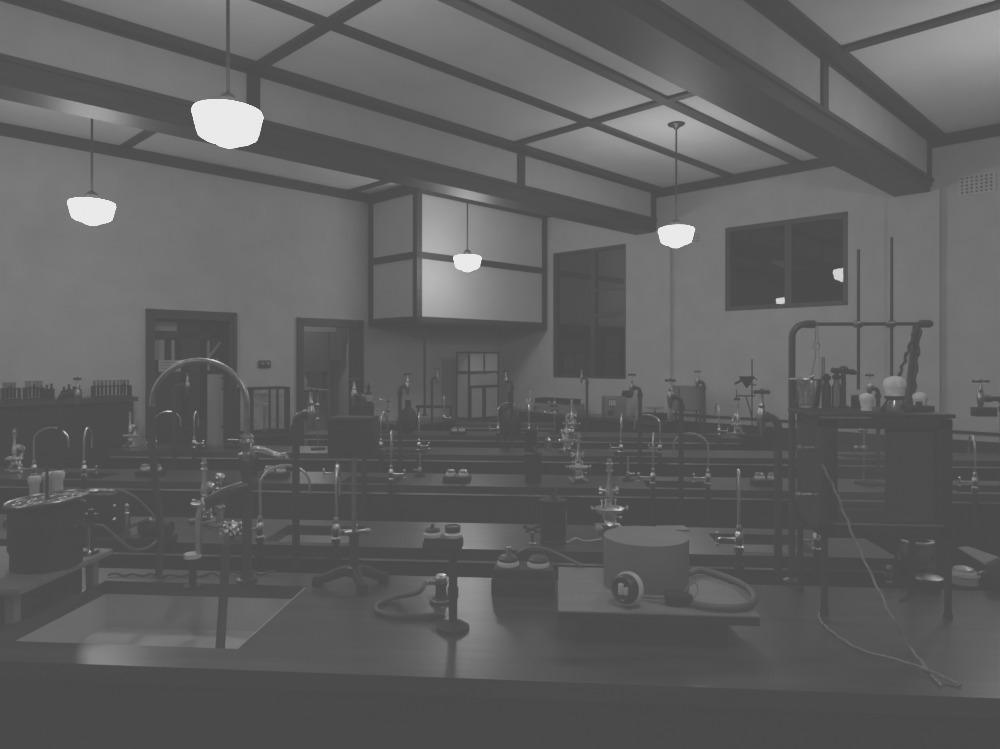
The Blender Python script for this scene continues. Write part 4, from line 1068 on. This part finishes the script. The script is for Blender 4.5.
t, a, b, h = case('small glass balance case on the side table between the doorways', s_at(249, T_L - .34), s_at(290, T_L - .34), T_L - .34, T_L - .08, .90, 1.375, None, 'balance_case')
f = MB(); f.bx(-.010, .010, -b, -b + .015, 0, h); f.bx(-a, -a + .05, -b, -b + .015, 0, h); f.bx(a - .06, a, -b, -b + .015, 0, h); f.build('door_stile', M['dark'], t)
MB().bx(-a + .02, a - .02, -b + .005, -b + .008, .02, h - .02).build('front_pane', M['glass'], t)
MB().lathe([(.03, .02), (.006, .03), (.006, .3)], n=10).cyl((-.12, 0, .3), (.12, 0, .3), .005).lathe([(.04, .12), (.045, .125)], (-.12, 0, 0)).lathe([(.04, .12), (.045, .125)], (.12, 0, 0)).cyl((-.12, 0, .12), (-.12, 0, .3), .002).cyl((.12, 0, .12), (.12, 0, .3), .002).build('balance_beam', M['brass'], t)

# black bell still with chimney and dark flask in the far corner
x, y = pD(510, 8.05)
x, y, z = (*pY(510, FY[5] + .3), HB + .001)
t = thing('black_still', 'black bell-shaped still with a chimney near the far corner', 'still', (x, y, z))
MB().lathe([(.11, 0), (.115, .02), (.115, .14), (.09, .19), (.04, .23), (.022, .25)], n=24).build('bell', M['irondull'], t)
MB().lathe([(.02, .24), (.017, .26), (.017, .42), (.02, .43)], n=14).build('chimney', M['irondull'], t)
x, y, z = onr(408, 5, .3)
t = thing('round_flask', 'big dark round flask on the fifth bench left of the hood pipe', 'flask', (x, y, z))
MB().lathe([(.05, 0), (.09, .03), (.115, .09), (.11, .15), (.07, .22), (.03, .27), (.03, .33), (.036, .335)], n=24).build('body', M['irondull'], t)
x, y, z = onr(428, 6, .25)
t = thing('iron_tripod', 'low dark iron tripod table on the farthest bench below the hood', 'tripod', (x, y, z))
MB().bx(-.14, .30, -.06, .06, .17, .20, .004).build('top', M['irondull'], t)
for dx, dy in ((-.12, -.04), (.28, -.04), (-.12, .04), (.28, .04)): MB().cyl((dx, dy, 0), (dx, dy, .17), .008, n=8).build('leg', M['irondull'], t)
# label jar on dark box beside the right door
x, y, z = onr(367, 5, .32)
o = MB().bx(-.09, .06, -.06, .06, 0, .30, .004).build('dark_box', M['irondull']); o.location = (x, y, z); tag(o, 'upright dark box beside the right doorway on the fifth bench', 'box')
t = thing('labelled_jar', 'small jar with a white label on top of the upright dark box', 'jar', (x + .02, y - .01, z + .301))
MB().lathe([(.034, 0), (.036, .01), (.036, .11), (.014, .13), (.014, .16), (.03, .165), (.03, .172), (.008, .178), (.008, .21)], n=18).build('body', M['irondull'], t)
m_ = MB(); m_.lathe([(.0365, .02), (.0368, .021), (.0368, .09), (.0365, .091)], n=18); m_.build('paper_label', M['paper'], t)
MB().cyl((-.03, 0, .215), (.03, 0, .215), .006).build('top_bar', M['worn'], t)

# stacked long trays, meter box, flat pans and bath on the bench under the tall window
def srt(s, t_, z=.981): return (*W(s, t_), z)
for k in range(3):
    t = thing('long_tray', ['bottom long tray of the stack under the tall window', 'middle long tray of the stack under the tall window', 'top long dark tray of the stack under the tall window'][k], 'tray', srt(7.03, 5.88 + .02 * k, .981 + k * .062), RA + R([0, 2, -1.5][k]), group='stacked long trays')
    MB().bx(-.10, .10, -.36 + .03 * k, .36 - .03 * k, 0, .012).bx(-.10, -.09, -.36 + .03 * k, .36 - .03 * k, .012, .06).bx(.09, .10, -.36 + .03 * k, .36 - .03 * k, .012, .06).bx(-.09, .09, -.36 + .03 * k, -.35 + .03 * k, .012, .06).bx(-.09, .09, .35 - .03 * k, .36 - .03 * k, .012, .06).build('tray', M['board'] if k < 2 else M['irondull'], t)
    MB().box((-.103, 0, .035), (.006, .12, .02)).build('pull', M['irondull'], t)
x, y = W(7.02, 5.0)
t = thing('meter_box', 'square instrument box with white dial marks and a horn, below the tall window', 'instrument', (x, y, .981), R(6))
MB().bx(-.16, .10, -.1, .1, 0, .245, .005).build('case', M['drum'], t)
MB().bx(-.11, -.03, -.106, -.1, .13, .215).build('scale_plate', M['irondull'], t)
m_ = MB()
for k in range(4): m_.bx(-.105 + k * .02, -.093 + k * .02, -.109, -.106, .14, .205)
m_.build('scale_marks', M['porcelain'], t)
MB().lathe([(.035, 0), (.035, .012), (.02, .018)], (-.09, -.1, .06), 18, (0, -1, 0)).build('dial', M['iron'], t)
MB().lathe([(.03, -.05), (.045, -.04), (.045, .06), (.03, .07)], (.12, 0, .27), 16, (1, .1, 0)).cyl((.06, 0, .235), (.10, 0, .26), .018).build('horn', M['irondull'], t)
x, y = W(7.03, 4.48)
o = MB().lathe([(.13, 0), (.14, .01), (.14, .07), (.13, .075)], n=28).build('flat_pan', M['irondull']); o.location = (x, y, .981); tag(o, 'round flat dark pan on the bench under the right edge of the tall window', 'pan')
o = MB().lathe([(.05, 0), (.01, .01), (.01, .05), (.10, .055), (.11, .062), (0, .064)], n=24).build('footed_plate', M['worn']); o.location = (x, y, .981 + .077); tag(o, 'shallow footed plate standing on the round flat pan', 'plate')
x, y = W(7.04, 4.36)
x, y = pD(688, 7.72)
t = thing('grey_bath', 'grey cylindrical bath on four thin legs beside the standpipe at the wall', 'water bath', (x, y, .001), R(0))
tz = 1.0
MB().lathe([(.15, 1.12), (.16, 1.13), (.16, 1.36), (.165, 1.365), (.165, 1.38), (.15, 1.38)], n=32).build('tank', M['drum'], t)
for k in range(4):
    a = R(45 + 90 * k); MB().cyl((.155 * math.cos(a), .155 * math.sin(a), 0), (.155 * math.cos(a), .155 * math.sin(a), 1.36), .010, n=8).build('leg', M['iron'], t)
MB().torus((0, 0, .6), .155, .008, n=28).build('stretcher_ring', M['iron'], t)
# retort stand with funnel on the fifth bench
x, y, z = onr(752, 5, .15)
t = thing('funnel_stand', 'tall retort stand with a dark funnel and side clamps near the right wall', 'stand', (x, y, z))
hh = zY(752, 359, y) - HB
MB().bx(-.07, .07, -.06, .06, 0, .014).build('base', M['irondull'], t)
MB().cyl((0, 0, .01), (0, 0, hh), .007, n=8).build('rod', M['irondull'], t)
zf = zY(752, 386, y) - HB
fn = MB().lathe([(.008, zf - .02), (.02, zf), (.075, zf + .085), (.07, zf + .095), (.02, zf + .09)], (-.05, 0, 0), 20).build('funnel', M['irondull'], t)
MB().cyl((-.09, 0, zf + .06), (-.165, 0, zf + .02), .013, n=10).cyl((-.0, 0, zf + .09), (.05, 0, zf + .06), .006).build('funnel_arm', M['irondull'], fn)
zc = zY(752, 396, y) - HB
MB().cyl((.03, 0, zc), (-.15, 0, zc), .007, n=8).bx(-.17, -.12, -.02, .02, zc - .045, zc - .02).cyl((-.15, 0, zc - .04), (-.15, 0, zc + .06), .005).cyl((.04, 0, zf + .01), (-.02, 0, zf + .01), .006).build('clamp', M['irondull'], t)
MB().tube([(-.06, 0, zc), (-.03, -.02, zc - .12), (.0, -.02, zc - .24)], .007).build('drain_tube', M['irondull'], t)
# small black box hung from the tap at far right
xx, yy = pD(984, 4.25)
bx_ = thing('hanging_box', 'small black box hanging from the tap at the far right', 'box', (xx, yy, 0))
z1 = zY(983, 407, yy)
MB().bx(-.062, .06, -.03, .03, z1 - .055, z1, .004).build('box', M['iron'], bx_)
MB().cyl((-.012, 0, z1), (-.012, 0, zY(983, 399, yy)), .003, n=6).build('hook', M['iron'], bx_)

# ------------------------------------------------------------------ camera, light, print tone
cam = bpy.data.cameras.new('camera'); co = bpy.data.objects.new('camera', cam); COL.objects.link(co)
co.location = (0, 0, H); co.rotation_euler = (R(90), 0, YAW)
cam.sensor_fit = 'HORIZONTAL'; cam.sensor_width = 36; cam.lens = 36 * FP / 1000
cam.shift_y = -(749 / 2 - V0) / 1000
cam.clip_start = .05
sc.camera = co
w = bpy.data.worlds.new('world'); sc.world = w; w.use_nodes = True
w.node_tree.nodes['Background'].inputs['Color'].default_value = (.005, .005, .005, 1)
vs = sc.view_settings
vs.view_transform = 'Standard'; vs.look = 'None'; vs.exposure = 0; vs.gamma = 1
vs.use_curve_mapping = True      # faded print: lifted blacks
cm = vs.curve_mapping
cm.use_clip = False
c = cm.curves[3]
cm.extend = 'HORIZONTAL'
c.points[0].location = (0, .0665); c.points[1].location = (1, .82)
for xy in ((.02, .114), (.05, .178), (.112, .28), (.225, .41), (.45, .60)): c.points.new(*xy)
for p in c.points: p.handle_type = 'AUTO_CLAMPED'
cm.update()
